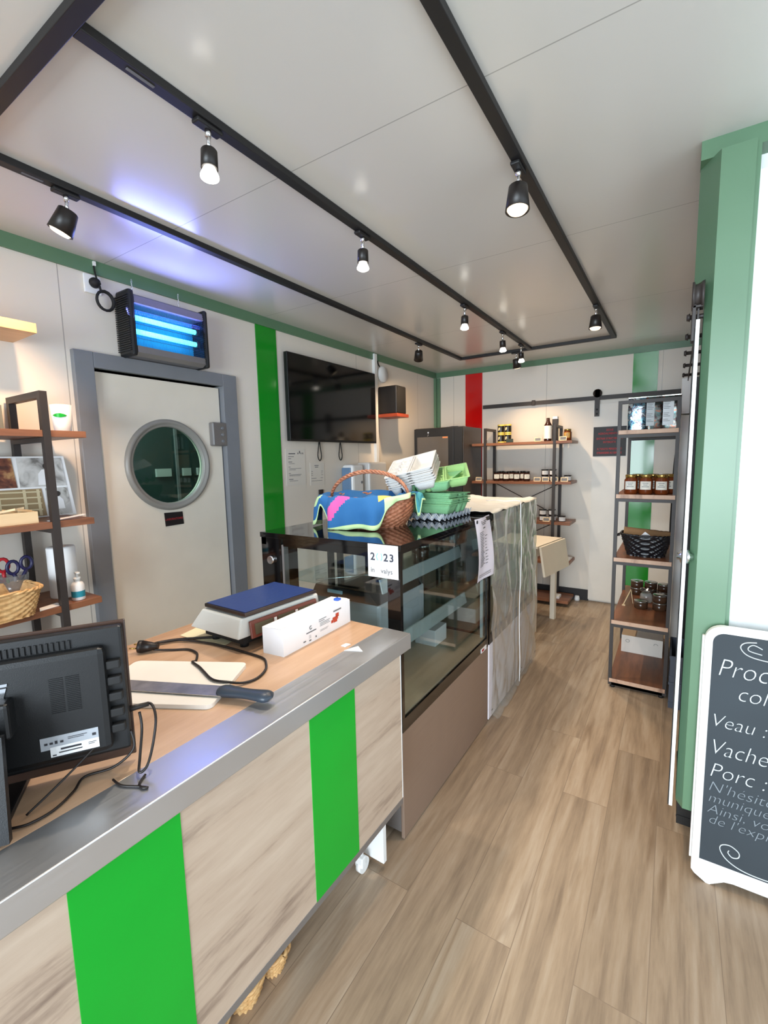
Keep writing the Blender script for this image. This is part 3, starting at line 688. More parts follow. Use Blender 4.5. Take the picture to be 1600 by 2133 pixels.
for i in range(4): mb.bm.faces.new((va[i], va[(i + 1) % 4], vb[(i + 1) % 4], vb[i]))
mb.bm.faces.new(va[::-1]); mb.bm.faces.new(vb)
bmesh.ops.bevel(mb.bm, geom=list(mb.bm.edges), offset=0.005, segments=2, affect='EDGES', profile=0.5)
build('body', mb, m_beige, sc_)
quadslab([(-1.33, 0.92), (-1.14, 0.92), (-1.12, 1.23), (-1.33, 1.23)], 0.918, 0.946, m_rubber, 'underbody', sc_)
for x, y in ((-1.30, 0.94), (-1.165, 0.945), (-1.14, 1.21), (-1.30, 1.21)): build('foot', MB().cyl((x, y, CZ), (x, y, CZ + 0.02), 0.014, seg=14), m_rubber, sc_)
dv = Vector((-1.088, 1.225, 0)) - Vector((-1.112, 0.925, 0)); dn = Vector((dv.y, -dv.x, 0)).normalized(); dv.normalize()
c0 = Vector((-1.104, 1.07, 0.970)) + dn * 0.004
dp = build('display_panel', MB().obox(c0 + dn * 0.003, dv * 0.145, dn * 0.004 + Vector((0, 0, -0.0)), Vector((0, 0, 0.028)) - dn * 0.004, bevel=0.003), m_copper, sc_)
for k in (-1, 0, 1): build('window', MB().obox(c0 + dn * 0.008 + dv * (0.093 * k), dv * 0.036, dn * 0.001, Vector((0, 0, 0.017)) - dn * 0.0024), m_lcd, dp)
for k in (-0.5, 0.5): build('white_tab', MB().obox(c0 + dn * 0.008 + dv * (0.093 * k), dv * 0.005, dn * 0.001, Vector((0, 0, 0.015)) - dn * 0.0021), m_white, dp)
# cling film box
P0, P1, P2 = Vector((-1.069, 0.939, CZ)), Vector((-0.988, 0.947, CZ)), Vector((-0.996, 1.297, CZ))
fb = thing('film_box', 'long white cardboard box of wrapping film beside the scale', 'box', tuple((P1 + P2) / 2))
e1 = (P2 - P1); e2 = (P0 - P1)
build('carton', MB().prism([P1, P2, P2 + e2, P1 + e2], (0, 0, 0.086)), mat('white_coated_card', rgb(240, 240, 243), 0.4), fb)
build('lid_flap', MB().prism([P1 + Vector((0, 0, 0.0865)) + e2 * 0.12, P2 + Vector((0, 0, 0.0865)) + e2 * 0.12, P2 + e2 * 0.6 + Vector((0, 0, 0.0865)), P1 + e2 * 0.6 + Vector((0, 0, 0.0865))], (0, 0, 0.0015)), m_paper, fb)
build('blue_slider', MB().obox(P2 - e1 * 0.10 + e2 * 0.35 + Vector((0, 0, 0.092)), e1.normalized() * 0.010, e2.normalized() * 0.010, (0, 0, 0.004), bevel=0.002), mat('blue_slider_plastic', rgb(40, 90, 190), 0.4), fb)
xd = e1.normalized(); nrm = Vector((xd.y, -xd.x, 0))
mb = MB(); bars(mb, P1 + nrm * 0.0003, xd, (0, 0, 1), [(0.105, 0.036, 0.050, 0.0035), (0.17, 0.062, 0.040, 0.002), (0.17, 0.056, 0.030, 0.002), (0.175, 0.050, 0.055, 0.0015), (0.175, 0.045, 0.05, 0.0015), (0.175, 0.040, 0.055, 0.0015), (0.175, 0.026, 0.045, 0.001), (0.175, 0.022, 0.04, 0.001), (0.118, 0.026, 0.010, 0.001), (0.118, 0.022, 0.010, 0.001), (0.118, 0.018, 0.010, 0.001), (0.09, 0.012, 0.012, 0.004), (0.118, 0.008, 0.01, 0.004), (0.15, 0.010, 0.006, 0.006), (0.25, 0.066, 0.045, 0.005)])
build('print', mb, m_ink, fb)
o = P1 + xd * 0.128 + Vector((0, 0, 0.052)) + nrm * 0.001
mb = MB(); mb.tube([o + xd * 0.0055 * math.cos(a) + Vector((0, 0, 0.0055 * math.sin(a))) for a in [0.9 + i * 0.35 for i in range(15)]], 0.0009, seg=6)
build('round_logo', mb, m_dkink, fb)
mb = MB()
for a, b, w_, h_ in ((0.236, 0.030, 0.012, 0.010), (0.245, 0.036, 0.030, 0.012), (0.262, 0.044, 0.018, 0.014), (0.25, 0.028, 0.02, 0.008)):
    bars(mb, P1 + nrm * 0.0005, xd, (0, 0, 1), [(a, b, w_, h_)])
build('meat_picture', mb, mat('red_orange_print', rgb(190, 70, 44), 0.6), fb)
tag(build('paper_scrap', MB().prism([(-0.855, 1.075, CZ + 0.002), (-0.80, 1.10, CZ + 0.002), (-0.835, 1.125, CZ + 0.002)], (0, 0, 0.0008)), m_paper), 'little scrap of grey paper on the steel counter edge', 'paper scrap')
tag(build('paper_scrap', MB().prism([(-0.885, 1.10, CZ + 0.0005), (-0.868, 1.10, CZ + 0.0005), (-0.866, 1.125, CZ + 0.0005), (-0.882, 1.122, CZ + 0.0005)], (0, 0, 0.003)), m_paper), 'tiny white scrap at the joint of wood and steel counter top', 'paper scrap')

# ================================================================== GLASS SHOWCASES
XF, XB = -0.835, -1.560
def showcase(y0, y1, label, mfront, wrapped=False):
    t = thing('display_case', label, 'display case', (XF, y0, 0))
    build('front_panel', bx(XF - 0.014, XF, y0, y1, 0.006, 0.452, bevel=0.002), mfront, t)
    build('base_cabinet', bx(XB, XF - 0.0145, y0 + 0.001, y1 - 0.001, 0.03, 0.452), m_alu, t)
    for x in (XB + 0.05, XF - 0.06):
        for y in (y0 + 0.05, y1 - 0.05): build('foot', MB().cyl((x, y, 0), (x, y, 0.031), 0.018, seg=12), m_rubber, t)
    mb = MB()
    mb.box(XF - 0.012, XF + 0.001, y0, y1, 0.452, 0.505).box(XF - 0.012, XF + 0.001, y0, y0 + 0.018, 0.505, 1.162).box(XF - 0.012, XF + 0.001, y1 - 0.02, y1, 0.505, 1.162).box(XF - 0.012, XF + 0.001, y0 + 0.018, y1 - 0.02, 1.150, 1.162)
    for ya, yb in ((y0, y0 + 0.012), (y1 - 0.012, y1)):
        mb.box(XF - 0.055, XF - 0.012, ya, yb, 0.452, 1.162).box(XB + 0.135, XF - 0.055, ya, yb, 1.130, 1.162).box(XB + 0.135, XF - 0.055, ya, yb, 0.452, 0.51)
    mb.box(XB, XB + 0.03, y0 + 0.0, y1, 0.452, 0.50).box(XB, XB + 0.03, y0, y1, 1.13, 1.162)
    build('frame', mb, m_gloss, t)
    build('top', bx(XB - 0.004, XF + 0.006, y0 - 0.004, y1 + 0.002, 1.1625, 1.185, bevel=0.001), m_gloss, t)
    build('front_glass', bx(XF - 0.009, XF - 0.004, y0 + 0.018, y1 - 0.02, 0.505, 1.150), m_glass, t)
    build('side_glass', bx(XB + 0.135, XF - 0.055, y0 + 0.003, y0 + 0.008, 0.51, 1.130), m_glass, t)
    build('side_glass', bx(XB + 0.135, XF - 0.055, y1 - 0.008, y1 - 0.003, 0.51, 1.130), m_glass, t)
    mb = MB()
    for ya in (y0 + 0.17, y0 + 0.45, y0 + 0.53, y0 + 0.80, y1 - 0.03): mb.box(XB + 0.002, XB + 0.026, ya, ya + 0.03, 0.50, 1.13)
    build('rear_door_frame', mb, m_gloss, t)
    cb_ = build('control_column', bx(XB, XB + 0.120, y0, y0 + 0.10, 0.452, 1.162), m_gloss, t)
    build('dial', MB().cyl((XB + 0.062, y0, 1.064), (XB + 0.062, y0 - 0.014, 1.064), 0.020, 0.017, seg=24), m_chrome, cb_)
    build('upright_profile', bx(XB + 0.122, XB + 0.134, y0 + 0.002, y0 + 0.03, 0.452, 1.135), m_alu, t)
    build('upright_profile', bx(XF - 0.030, XF - 0.018, y1 - 0.045, y1 - 0.03, 0.505, 1.15), mat('pale_blue_light_strip', rgb(190, 214, 222), 0.3), t)
    build('deck', bx(XB + 0.03, XF - 0.013, y0 + 0.013, y1 - 0.013, 0.500, 0.512), mat('tan_deck', rgb(170, 158, 136), 0.3), t)
    for z, xf in ((0.972, -0.955), (0.722, -0.925)):
        sh = build('glass_shelf', bx(XB + 0.06, xf, y0 + 0.06, y1 - 0.05, z - 0.006, z), m_glass2, t)
        build('price_rail', MB().prism([(xf, y0 + 0.06, z - 0.004), (xf + 0.006, y0 + 0.06, z - 0.004), (xf - 0.008, y0 + 0.06, z + 0.052), (xf - 0.014, y0 + 0.06, z + 0.052)], (0, y1 - y0 - 0.16, 0)), glass('frosted_rail', (0.8, 0.86, 0.86), 1.0, 0.1, milk=0.4, milkcol=(0.66, 0.72, 0.72, 1)) if z > 0.9 or not wrapped else m_white, sh)
    return t
showcase(1.394, 2.334, 'glass refrigerated display case with black top and bronze front panel', m_bronze)
wc = showcase(2.352, 3.272, 'second display case wrapped in clear plastic sheet tied with white string', mat('white_front_panel', rgb(244, 238, 244), 0.35), True)
def crease(x, y, z, s=3.0, seed=0.0):
    return noise.noise(Vector((x * s + seed, y * s, z * s * 0.6))) + 0.5 * noise.noise(Vector((x * s * 2.7, y * s * 2.7 + seed, z * s * 1.3)))
def wrapf(u, v):
    y = 2.345 + u * 0.935; z = 1.195 - v * 1.185
    k = abs(noise.noise(Vector((y * 5 + z * 2.8, z * 1.6 - y * 1.0, 3.1)))) ** 0.8 + 0.35 * abs(noise.noise(Vector((y * 12 - z * 5, z * 3 + y * 3, 8.1))))
    x = XF + 0.012 + 0.022 * k
    if abs(y - 2.79) < 0.015: x -= 0.006
    zz = z + (0.05 * max(0, noise.noise(Vector((y * 5, 0, 0)))) if v > 0.95 else 0)
    if v > 0.99: x += 0.03 * (1 - u)
    return Vector((x, y, zz + 0.003 * crease(y, z, 0, 20)))
sheet = thing('plastic_sheet', 'wrinkled clear plastic sheet draped over the front of the second display case', 'plastic sheet', (XF + 0.01, 2.8, 0))
build('front_sheet', MB().grid(wrapf, 110, 120), m_wrap, sheet)
def wrapt(u, v):
    y = 2.345 + u * 0.935; x = XF + 0.016 - v * 0.75
    return Vector((x, y, 1.190 + 0.016 * (0.5 + crease(x, y, 0, 6)) ** 2 + (0.008 if v > 0.02 else 0)))
build('top_sheet', MB().grid(wrapt, 60, 46), m_wraptop, sheet, solid=0.001)
def wrape(u, v):
    x = XF + 0.012 - u * 0.30; z = 1.195 - v * 1.10; y = 3.278 + 0.006 + 0.012 * abs(crease(x, z, 0, 8))
    return Vector((x, y, z))
build('end_sheet', MB().grid(wrape, 24, 50), m_wrap, sheet)
mb = MB(); mb.tube([(XF + 0.045 + 0.004 * math.sin(z * 9), 2.79 + 0.002 * math.sin(z * 14), z) for z in [1.215 - k * 0.04 for k in range(30)]], 0.0028, seg=6)
mb.tube([(XF + 0.04 - k * 0.02, 2.79, 1.222 + 0.003 * math.sin(k)) for k in range(12)], 0.0028, seg=6)
tag(build('string', mb, m_string), 'white string tied vertically around the plastic wrapped case', 'string')
# 2023 sign on the glass corner
sg = thing('customer_sticker', 'white square sticker reading 2023 on the near corner of the display case', 'sticker', (-0.905, 1.3895, 1.12))
yy = 1.3885
build('panel', bx(-0.972, -0.838, yy, yy + 0.0008, 1.056, 1.182), m_paper, sg)
m_cy = mat('cyan_print', rgb(120, 205, 212), 0.6); m_nv = mat('navy_print', rgb(58, 62, 74), 0.6)
for ch, x in (('2', -0.9605), ('2', -0.902), ('3', -0.8765)): text('digit', ch, 0.040, m_nv, sg, (x, yy, 1.121), (1, 0, 0), (0, 0, 1), squash=1.05, bold=0.0012)
mb = MB()
for sgn in (-1, 1):
    mb.tube([(-0.920 + sgn * (0.012 - 0.006 * math.cos(a * 1.0) * 0 - 0.009 * (1 - math.cos(a))), yy - 0.0006, 1.135 + 0.014 * math.sin(a)) for a in [-1.2 + 0.24 * i for i in range(11)]], 0.0018, seg=6)
build('brackets', mb, m_cy, sg)
text('lettering', 'in', 0.027, m_ink, sg, (-0.961, yy, 1.074), (1, 0, 0), (0, 0, 1), bold=0.0005)
text('lettering', 'valys', 0.026, m_ink, sg, (-0.914, yy, 1.074), (1, 0, 0), (0, 0, 1), spacing=1.04, bold=0.0005)
text('pale_letter', 'o', 0.026, mat('pale_print', rgb(206, 224, 226), 0.7), sg, (-0.934, yy, 1.074), (1, 0, 0), (0, 0, 1))
# printed notice hung at the joint between both cases
nt = thing('price_notice', 'white printed notice taped at the joint of the two display cases', 'notice', (XF + 0.01, 2.22, 1.187))
def ntf(u, v): return Vector((XF + 0.008 + 0.018 * math.sin(v * 2.2) + 0.006 * math.sin(u * 5 + v * 3), 2.108 + 0.226 * u, 1.190 - 0.322 * v))
build('sheet', MB().grid(ntf, 10, 16), mat('lilac_white_paper', rgb(226, 222, 234), 0.8), nt)
mb = MB()
for (u0, v0, w_, h_) in [(0.3, 0.055, 0.45, 0.012), (0.32, 0.08, 0.4, 0.012), (0.36, 0.105, 0.3, 0.012), (0.42, 0.16, 0.2, 0.02)] + [(0.16, 0.22 + 0.026 * k, 0.22 + 0.14 * random.random(), 0.010) for k in range(22)] + [(0.55, 0.30 + 0.05 * k, 0.12 * random.random() + 0.08, 0.010) for k in range(10)] + [(0.12, 0.9, 0.7, 0.008), (0.12, 0.93, 0.7, 0.008)]:
    p = [ntf(u0, v0), ntf(u0 + w_, v0), ntf(u0 + w_, v0 + h_), ntf(u0, v0 + h_)]
    mb.quad(*[q + Vector((0.0012, 0, 0)) for q in p])
build('print', mb, m_ink, nt)
mb = MB()
for u in (0.08, 0.9): q = ntf(u, 0.045) + Vector((0.002, 0, 0)); mb.cyl(q, q + Vector((0.002, 0, 0)), 0.009, seg=14)
build('tape_dot', mb, m_dkink, nt)
# appliance and little things inside the first case
ap = thing('sealing_machine', 'black and grey appliance stored in the first display case behind the side glass', 'appliance', (-1.19, 1.60, 0.7225))
build('body', bx(-1.36, -1.00, 1.50, 1.90, 0.724, 0.90, bevel=0.012), mat('grey_appliance', rgb(168, 172, 176), 0.4), ap)
build('lid', MB().prism([(-1.36, 1.49, 0.901), (-1.0, 1.49, 0.901), (-1.04, 1.49, 0.945), (-1.33, 1.49, 0.955)], (0, 0.38, 0)), m_plast, ap)
build('chrome_bar', MB().cyl((-1.34, 1.50, 0.965), (-1.02, 1.88, 0.965), 0.006, seg=10), m_chrome, ap)
build('latch', bx(-1.26, -1.18, 1.482, 1.490, 0.925, 0.94, bevel=0.002), mat('pale_blue_latch', rgb(160, 205, 225), 0.4), ap)
for i, (x, y, lab) in enumerate(((-1.10, 2.08, 'metal lidded glass jar on the top glass shelf, left'), (-1.20, 2.20, 'metal lidded glass jar on the top glass shelf, right'))):
    t = thing('glass_jar', lab + ' of the display case', 'jar', (x, y, 0.9725)); 
    build('jar_body', MB().lathe((x, y, 0.9725), [(0.0, 0), (0.032, 0), (0.034, 0.01), (0.034, 0.05), (0.028, 0.06)], 20), m_pate, t)
    build('lid', MB().cyl((x, y, 1.033), (x, y, 1.047), 0.031, seg=20), m_silver, t)
tag(build('white_box', bx(-1.30, -1.17, 2.02, 2.16, 0.5125, 0.60, bevel=0.002), m_paper), 'left white box on the floor of the display case', 'box', 'white boxes in the case')
tag(build('white_box', bx(-1.14, -1.02, 2.05, 2.19, 0.5125, 0.60, bevel=0.002), m_paper), 'right white box on the floor of the display case', 'box', 'white boxes in the case')
tag(build('brand_badge', bx(XF + 0.0015, XF + 0.004, 2.222, 2.300, 0.452, 0.474), m_paper, fix=True), 'tiny white and red badge on the lower frame of the first display case', 'badge')
bpy.data.objects['brand_badge']
build('red_mark', bx(XF + 0.0042, XF + 0.0046, 2.228, 2.262, 0.457, 0.469), m_redtext, bpy.data.objects['brand_badge'])

# ================================================================== WICKER
def supr(a, n): 
    c, s_ = math.cos(a), math.sin(a)
    return (abs(c) ** (2 / n) * (1 if c >= 0 else -1), abs(s_) ** (2 / n) * (1 if s_ >= 0 else -1))
def wicker_mesh(rx, ry, h, base=0.75, n=2.0, stakes=44, rows=12, amp=0.0035, belly=0.0, thick=0.008, seg=4):
    mb = MB(); nu = stakes * seg; nv = rows * 3
    def f(u, v, inner=False):
        a = 2 * PI * u; c, s_ = supr(a, n); k = base + (1 - base) * v + belly * math.sin(PI * v)
        row = int(v * rows * 0.9999); ph = PI * (row % 2)
        bulge = amp * math.cos(stakes / 2 * 2 * PI * u + ph) + 0.35 * amp * math.cos(2 * PI * v * rows)
        e = (-thick if inner else bulge)
        L = math.hypot(c, s_) or 1
        return Vector(((rx * k + e) * c, (ry * k + e) * s_, h * v))
    mb.grid(lambda u, v: f(u, v), nu, nv, cu=True)
    mb.grid(lambda u, v: f(u, v, True) + Vector((0, 0, 0.004 * (1 - v))), 48, 6, cu=True)
    bot = [mb.bm.verts.new(f(i / 48, 0) + Vector((0, 0, 0.001))) for i in range(48)]; fc = mb.bm.faces.new(bot); 
    return mb
def rim_mesh(rx, ry, z, r, n=2.0, tw=40):
    mb = MB()
    for ph in (0, PI):
        P = []
        for i in range(tw * 6):
            a = 2 * PI * i / (tw * 6); c, s_ = supr(a, n); b = a * tw / 2 + ph
            P.append((rx * c + r * 0.7 * math.cos(b) * c, ry * s_ + r * 0.7 * math.cos(b) * s_, z + r * 0.7 * math.sin(b)))
        mb.tube(P, r, seg=6, closed=True)
    return mb
# basket with blue cloth on the display case
BX, BY, BZ = -1.235, 1.79, 1.1855
bk = thing('wicker_basket', 'brown wicker basket with arched handle on the black glass top', 'basket', (BX, BY, BZ), 0.35)
build('woven_body', wicker_mesh(0.215, 0.165, 0.135, base=0.78, n=2.3, belly=0.08, stakes=52, rows=13, amp=0.0038), m_wick, bk, world=False)
build('rim', rim_mesh(0.215, 0.165, 0.135, 0.007, 2.3, 36), m_wick, bk, world=False)
hp = [Vector((-0.195 * math.cos(a), 0.0, 0.10 + 0.155 * math.sin(a) ** 0.8)) for a in [PI * i / 24 for i in range(25)]]
mb = MB()
for ph in (0, 2 * PI / 3, 4 * PI / 3):
    P = []
    for i in range(25 * 5 - 4):
        q = i / 5; a = PI * q / 24; p = Vector((-0.195 * math.cos(a), 0, 0.10 + 0.155 * abs(math.sin(a)) ** 0.8)); b = i * 0.5 + ph
        P.append(p + Vector((0, math.cos(b) * 0.006, math.sin(b) * 0.006)))
    mb.tube(P, 0.0055, seg=6)
build('handle', mb, m_wick, bk, world=False)
# cloth: a sheet laid in the basket and hanging over the rim
def bump_(a, c0, w_, e_=0.10): return 1 / (1 + math.exp(-(w_ - abs(a - c0)) / e_ * 2))
def cloth(u, v):
    a = 2 * PI * u; c, s_ = supr(a, 2.3)
    L = 0.030 + 0.012 * math.sin(5 * a) + 0.125 * bump_(a, 4.50, 0.62) + 0.125 * bump_(a, 3.36, 0.30, 0.07) - 0.02 * bump_(a, 5.75, 0.40)
    L += 0.09 * math.exp(-((a - 6.22) / 0.07) ** 2)
    fold = 0.012 * math.sin(9 * a + 1.0) + 0.007 * math.sin(17 * a) + 0.008 * noise.noise(Vector((3 * c, 3 * s_, v * 4)))
    if v < 0.45:
        t_ = v / 0.45; k = 0.30 + 0.68 * t_; z = 0.075 + 0.072 * t_ ** 1.5 + 0.035 * (1 - t_) * (0.5 + 0.5 * noise.noise(Vector((c * 3, s_ * 3, 1))))
        return Vector((0.215 * k * c, 0.165 * k * s_, z + fold * 0.6 * t_))
    t_ = (v - 0.45) / 0.55; out = 0.010 + 0.020 * math.sin(min(1, t_ * 1.4) * PI / 2) + 0.014 * bump_(a, 3.36, 0.30, 0.07) + fold * t_ * 1.2
    z = 0.150 + 0.010 * math.sin(t_ * PI) - L * t_ ** 1.15
    z = max(z, 0.002)
    return Vector(((0.215 + out) * c, (0.165 + out) * s_, z + 0.004 * math.sin(9 * a) * (1 - t_)))
def cmat(u, v):
    a = 2 * PI * u
    if v > 0.92 or (v > 0.60 and 5.12 < a < 5.75): return 2
    if v > 0.45 and abs(a - (4.42 - 0.9 * (v - 0.45))) < 0.15 - 0.05 * (v - 0.45) and v < 0.84: return 1
    if 0.5 < v < 0.72 and 3.45 < a < 3.75: return 2
    if 0.45 < v < 0.6 and 5.0 < a < 5.3: return 4
    if v > 0.5 and (a > 5.75 or a < 0.1): return 3
    return 0
clo = build('checked_cloth', MB().grid(cloth, 160, 34, cu=True, mfn=cmat), [m_blue, m_pink, m_lime, m_teal, m_yellow], bk, world=False, solid=0.003)
clo.parent = None; clo.location = (BX, BY, BZ); clo.rotation_euler = (0, 0, 0.35); clo.name = 'table_cloth'
tag(clo, 'blue cloth with pink patch and pale green hem draped over the wicker basket', 'cloth')

# egg cartons
def carton_mesh(nx=2, ny=5, p=0.053, lid=True, depth=0.048):
    mb = MB(); w = nx * p; L = ny * p
    def cups(u, v):
        x = u * w; y = v * L
        cx = abs(math.sin(PI * x / p)); cy_ = abs(math.sin(PI * y / p))
        edge = min(u, 1 - u, v, 1 - v)
        z = -depth * min(1, (cx * cy_) ** 0.7 * 1.25)
        if edge <= 0: z = 0
        return Vector((x, y - L / 2, z))
    mb.grid(cups, nx * 8, ny * 8)
    def rimf(x0, x1):
        for a in ((x0 - 0.006, x1 + 0.006, -L / 2 - 0.008, -L / 2), (x0 - 0.006, x1 + 0.006, L / 2, L / 2 + 0.008), (x0 - 0.008, x0, -L / 2, L / 2), (x1, x1 + 0.008, -L / 2, L / 2)):
            mb.box(a[0], a[1], a[2], a[3], -0.0015, 0.0015)
    rimf(0, w)
    if lid:
        def tub(u, v):
            x = -0.012 - u * w; y = v * L; e = min(u * w, (1 - u) * w, y, L - y); k = min(1, e / 0.016)
            return Vector((x, y - L / 2, -depth * 0.95 * (k ** 0.8) + 0.002 * math.sin(y * 130) * (k < 1)))
        mb.grid(tub, 16, 30)
        rimf(-0.012 - w, -0.012)
        mb.box(-0.014, 0.002, -L / 2, L / 2, -0.002, 0.001)
    return mb
def tray_mesh(nx=5, ny=8, p=0.042, h=0.030):
    mb = MB(); w = nx * p; L = ny * p
    def f(u, v):
        x = u * w; y = v * L
        return Vector((x - w / 2, y - L / 2, 0.5 * h * (1 + math.cos(2 * PI * x / p) * math.cos(2 * PI * y / p)) * (0.9 if min(u, 1 - u, v, 1 - v) > 0.02 else 1)))
    mb.grid(f, nx * 8, ny * 8); return mb
def placed(name, mb, m, loc, rot, label, cat, group, solid=0.0022):
    o = build(name, mb, m, solid=solid); o.location = loc; o.rotation_euler = rot; return tag(o, label, cat, group)
yr = -0.03
tr1 = placed('egg_tray', tray_mesh(), m_pulpg, (-1.045, 2.17, 1.1875), (0, 0, yr), 'grey moulded egg tray lying on the black glass top, lowest of the stack', 'egg tray', None)
tr2 = tr1.copy(); COL.objects.link(tr2); tr2.location = (-1.045, 2.175, 1.196); tr2['label'] = 'grey moulded egg tray resting directly on the lowest egg tray'
names = ['lowest', 'second lowest', 'third', 'fourth', 'fifth', 'sixth']
g0 = placed('egg_carton', carton_mesh(), m_pulpgr, (-1.05, 2.13, 1.268), (0, 0, PI / 2 + yr), 'green open egg carton, lowest of the green pile', 'egg carton', 'green egg cartons')
for k in range(1, 5):
    o = g0.copy(); COL.objects.link(o); o.location = (-1.05 + 0.004 * (k % 3), 2.13 + 0.006 * (k % 2), 1.268 + k * 0.013)
    o.rotation_euler = (0.02 * (k % 2), 0.01 * k, PI / 2 + yr + 0.04 * ((k * 7) % 3 - 1)); o['label'] = 'green open egg carton, %s of the green pile' % names[k]
l0 = placed('egg_carton', carton_mesh(), m_pulpgr, (-1.05, 2.09, 1.392), (-0.15, 0.12, PI + 0.15), 'pale green open egg carton tilted under the white cartons', 'egg carton', 'green egg cartons')
l1 = placed('egg_carton', carton_mesh(), m_pulplime, (-1.00, 2.12, 1.418), (-0.22, 0.16, PI + 0.42), 'lime green open egg carton sticking out at the right under the white cartons', 'egg carton', 'green egg cartons')
w0 = placed('egg_carton', carton_mesh(), m_pulpw, (-1.12, 2.03, 1.412), (-0.30, 0.22, PI + 0.30), 'white open egg carton, lowest of the tilted white pile', 'egg carton', 'white egg cartons')
for k in range(1, 6):
    o = w0.copy(); COL.objects.link(o); o.location = (-1.12 - 0.003 * k, 2.03 - 0.003 * k, 1.412 + k * 0.0115); o.rotation_euler = (-0.30, 0.22 + 0.012 * (k % 2), PI + 0.30 + 0.02 * ((k * 5) % 3 - 1))
    o['label'] = 'white open egg carton, %s of the tilted white pile' % (names[k] if k < 5 else 'topmost')

# ================================================================== LEFT WALL ITEMS
tv = thing('television', 'large black television mounted on the left wall', 'television', (XL, 2.98, 1.95))
build('cabinet', bx(-2.395, -2.360, 2.432, 3.559, 1.643, 2.275, bevel=0.004), m_plast, tv)
build('screen', bx(-2.3598, -2.3585, 2.440, 3.551, 1.660, 2.268), m_tvgl, tv)
build('wall_bracket', bx(XL + 0.001, -2.395, 2.80, 3.20, 1.80, 2.10), m_black, tv)
for y, lab in ((2.80, 'left black strap loop dangling below the television'), (3.07, 'right black strap loop dangling below the television')):
    mb = MB(); mb.tube([(XL + 0.02, y, 1.66), (XL + 0.02, y - 0.012, 1.60), (XL + 0.02, y - 0.022, 1.53), (XL + 0.02, y, 1.495), (XL + 0.02, y + 0.022, 1.53), (XL + 0.02, y + 0.010, 1.60), (XL + 0.02, y + 0.002, 1.66)], 0.004, sub=4)
    tag(build('strap_loop', mb, m_rubber), lab, 'strap', 'television straps')
# wall papers
def wallpaper(y0, y1, z0, z1, label, lines, heading):
    t = tag(build('posted_sheet', MB().box(XL + 0.001, XL + 0.003, y0, y1, z0, z1), mat('posted_paper', rgb(222, 216, 206), 0.8)), label, 'notice')
    mb = MB(); bars(mb, (XL + 0.003, y0, z0), (0, 1, 0), (0, 0, 1), lines); build('print', mb, m_ink, t)
    return t
wallpaper(2.438, 2.648, 1.313, 1.587, 'printed sheet with a small cartoon header on the wall left below the television', [(0.03, 0.235, 0.07, 0.008), (0.025, 0.215, 0.06, 0.004), (0.025, 0.20, 0.03, 0.004), (0.025, 0.175, 0.04, 0.005), (0.03, 0.163, 0.06, 0.003), (0.025, 0.138, 0.02, 0.004), (0.03, 0.126, 0.13, 0.003), (0.03, 0.117, 0.07, 0.003), (0.025, 0.09, 0.02, 0.004), (0.03, 0.08, 0.13, 0.003), (0.03, 0.072, 0.12, 0.003), (0.025, 0.045, 0.045, 0.005), (0.03, 0.034, 0.09, 0.003), (0.125, 0.235, 0.01, 0.012), (0.142, 0.24, 0.012, 0.02), (0.16, 0.235, 0.008, 0.012), (0.178, 0.235, 0.009, 0.012)], True)
wallpaper(2.70, 2.87, 1.30, 1.48, 'second printed sheet on the wall, right of the cartoon header sheet', [(0.05, 0.155, 0.05, 0.005), (0.055, 0.142, 0.04, 0.005), (0.01, 0.11, 0.02, 0.003), (0.01, 0.095, 0.02, 0.003), (0.01, 0.08, 0.02, 0.003), (0.13, 0.11, 0.02, 0.003), (0.13, 0.095, 0.015, 0.003), (0.13, 0.08, 0.02, 0.003), (0.01, 0.055, 0.06, 0.003), (0.01, 0.035, 0.13, 0.003), (0.12, 0.055, 0.03, 0.003)], False)
tag(build('wall_switch', bx(XL + 0.001, XL + 0.012, 2.79, 2.84, 1.18, 1.262, bevel=0.002), m_dark), 'small dark brown plate on the wall above the basket cloth', 'plate')
# dispenser
dsp = thing('soap_dispenser', 'white and blue wall mounted soap dispenser behind the basket', 'dispenser', (XL, 3.2, 1.3))
build('body', bx(XL, -2.31, 3.11, 3.27, 1.19, 1.455, bevel=0.02), m_white, dsp)
build('blue_side', bx(XL + 0.004, -2.33, 3.098, 3.1095, 1.20, 1.43, bevel=0.004), mat('blue_grey_window', rgb(104, 134, 166), 0.3), dsp)
build('lever', MB().cyl((-2.306, 3.235, 1.30), (-2.312, 3.235, 1.30), 0.012, seg=14), m_greyframe, dsp)
dp2 = thing('towel_dispenser', 'pale paper towel dispenser on the wall between soap dispenser and egg cartons', 'dispenser', (XL, 3.45, 1.3))
build('body', bx(XL, -2.29, 3.33, 3.62, 1.16, 1.47, bevel=0.015), mat('pale_dispenser', rgb(214, 212, 208), 0.35), dp2)
build('slot', bx(-2.2905, -2.288, 3.36, 3.59, 1.18, 1.20), m_greyframe, dp2)
tag(build('cable_trunking', bx(XL, XL + 0.03, 3.612, 3.655, 0.95, 2.47, bevel=0.002), m_white), 'white vertical cable trunking beside the television', 'trunking')
ck = thing('round_sensor', 'round white wall disc above the speaker', 'sensor', (XL, 3.77, 2.30))
build('disc', MB().lathe((XL, 3.775, 2.305), [(0.075, 0.0), (0.078, 0.012), (0.070, 0.03), (0.0, 0.034)], 36, axis=(1, 0, 0)), m_white, ck)
build('wire', MB().tube([(XL + 0.01, 3.69, 2.42), (XL + 0.012, 3.70, 2.39), (XL + 0.012, 3.72, 2.37)], 0.006, sub=4), m_rubber, ck)
wsf = tag(build('speaker_shelf', bx(XL, -2.19, 3.66, 3.875, 1.888, 1.918, bevel=0.002), m_orange), 'small orange red wall shelf carrying the black speaker', 'shelf')
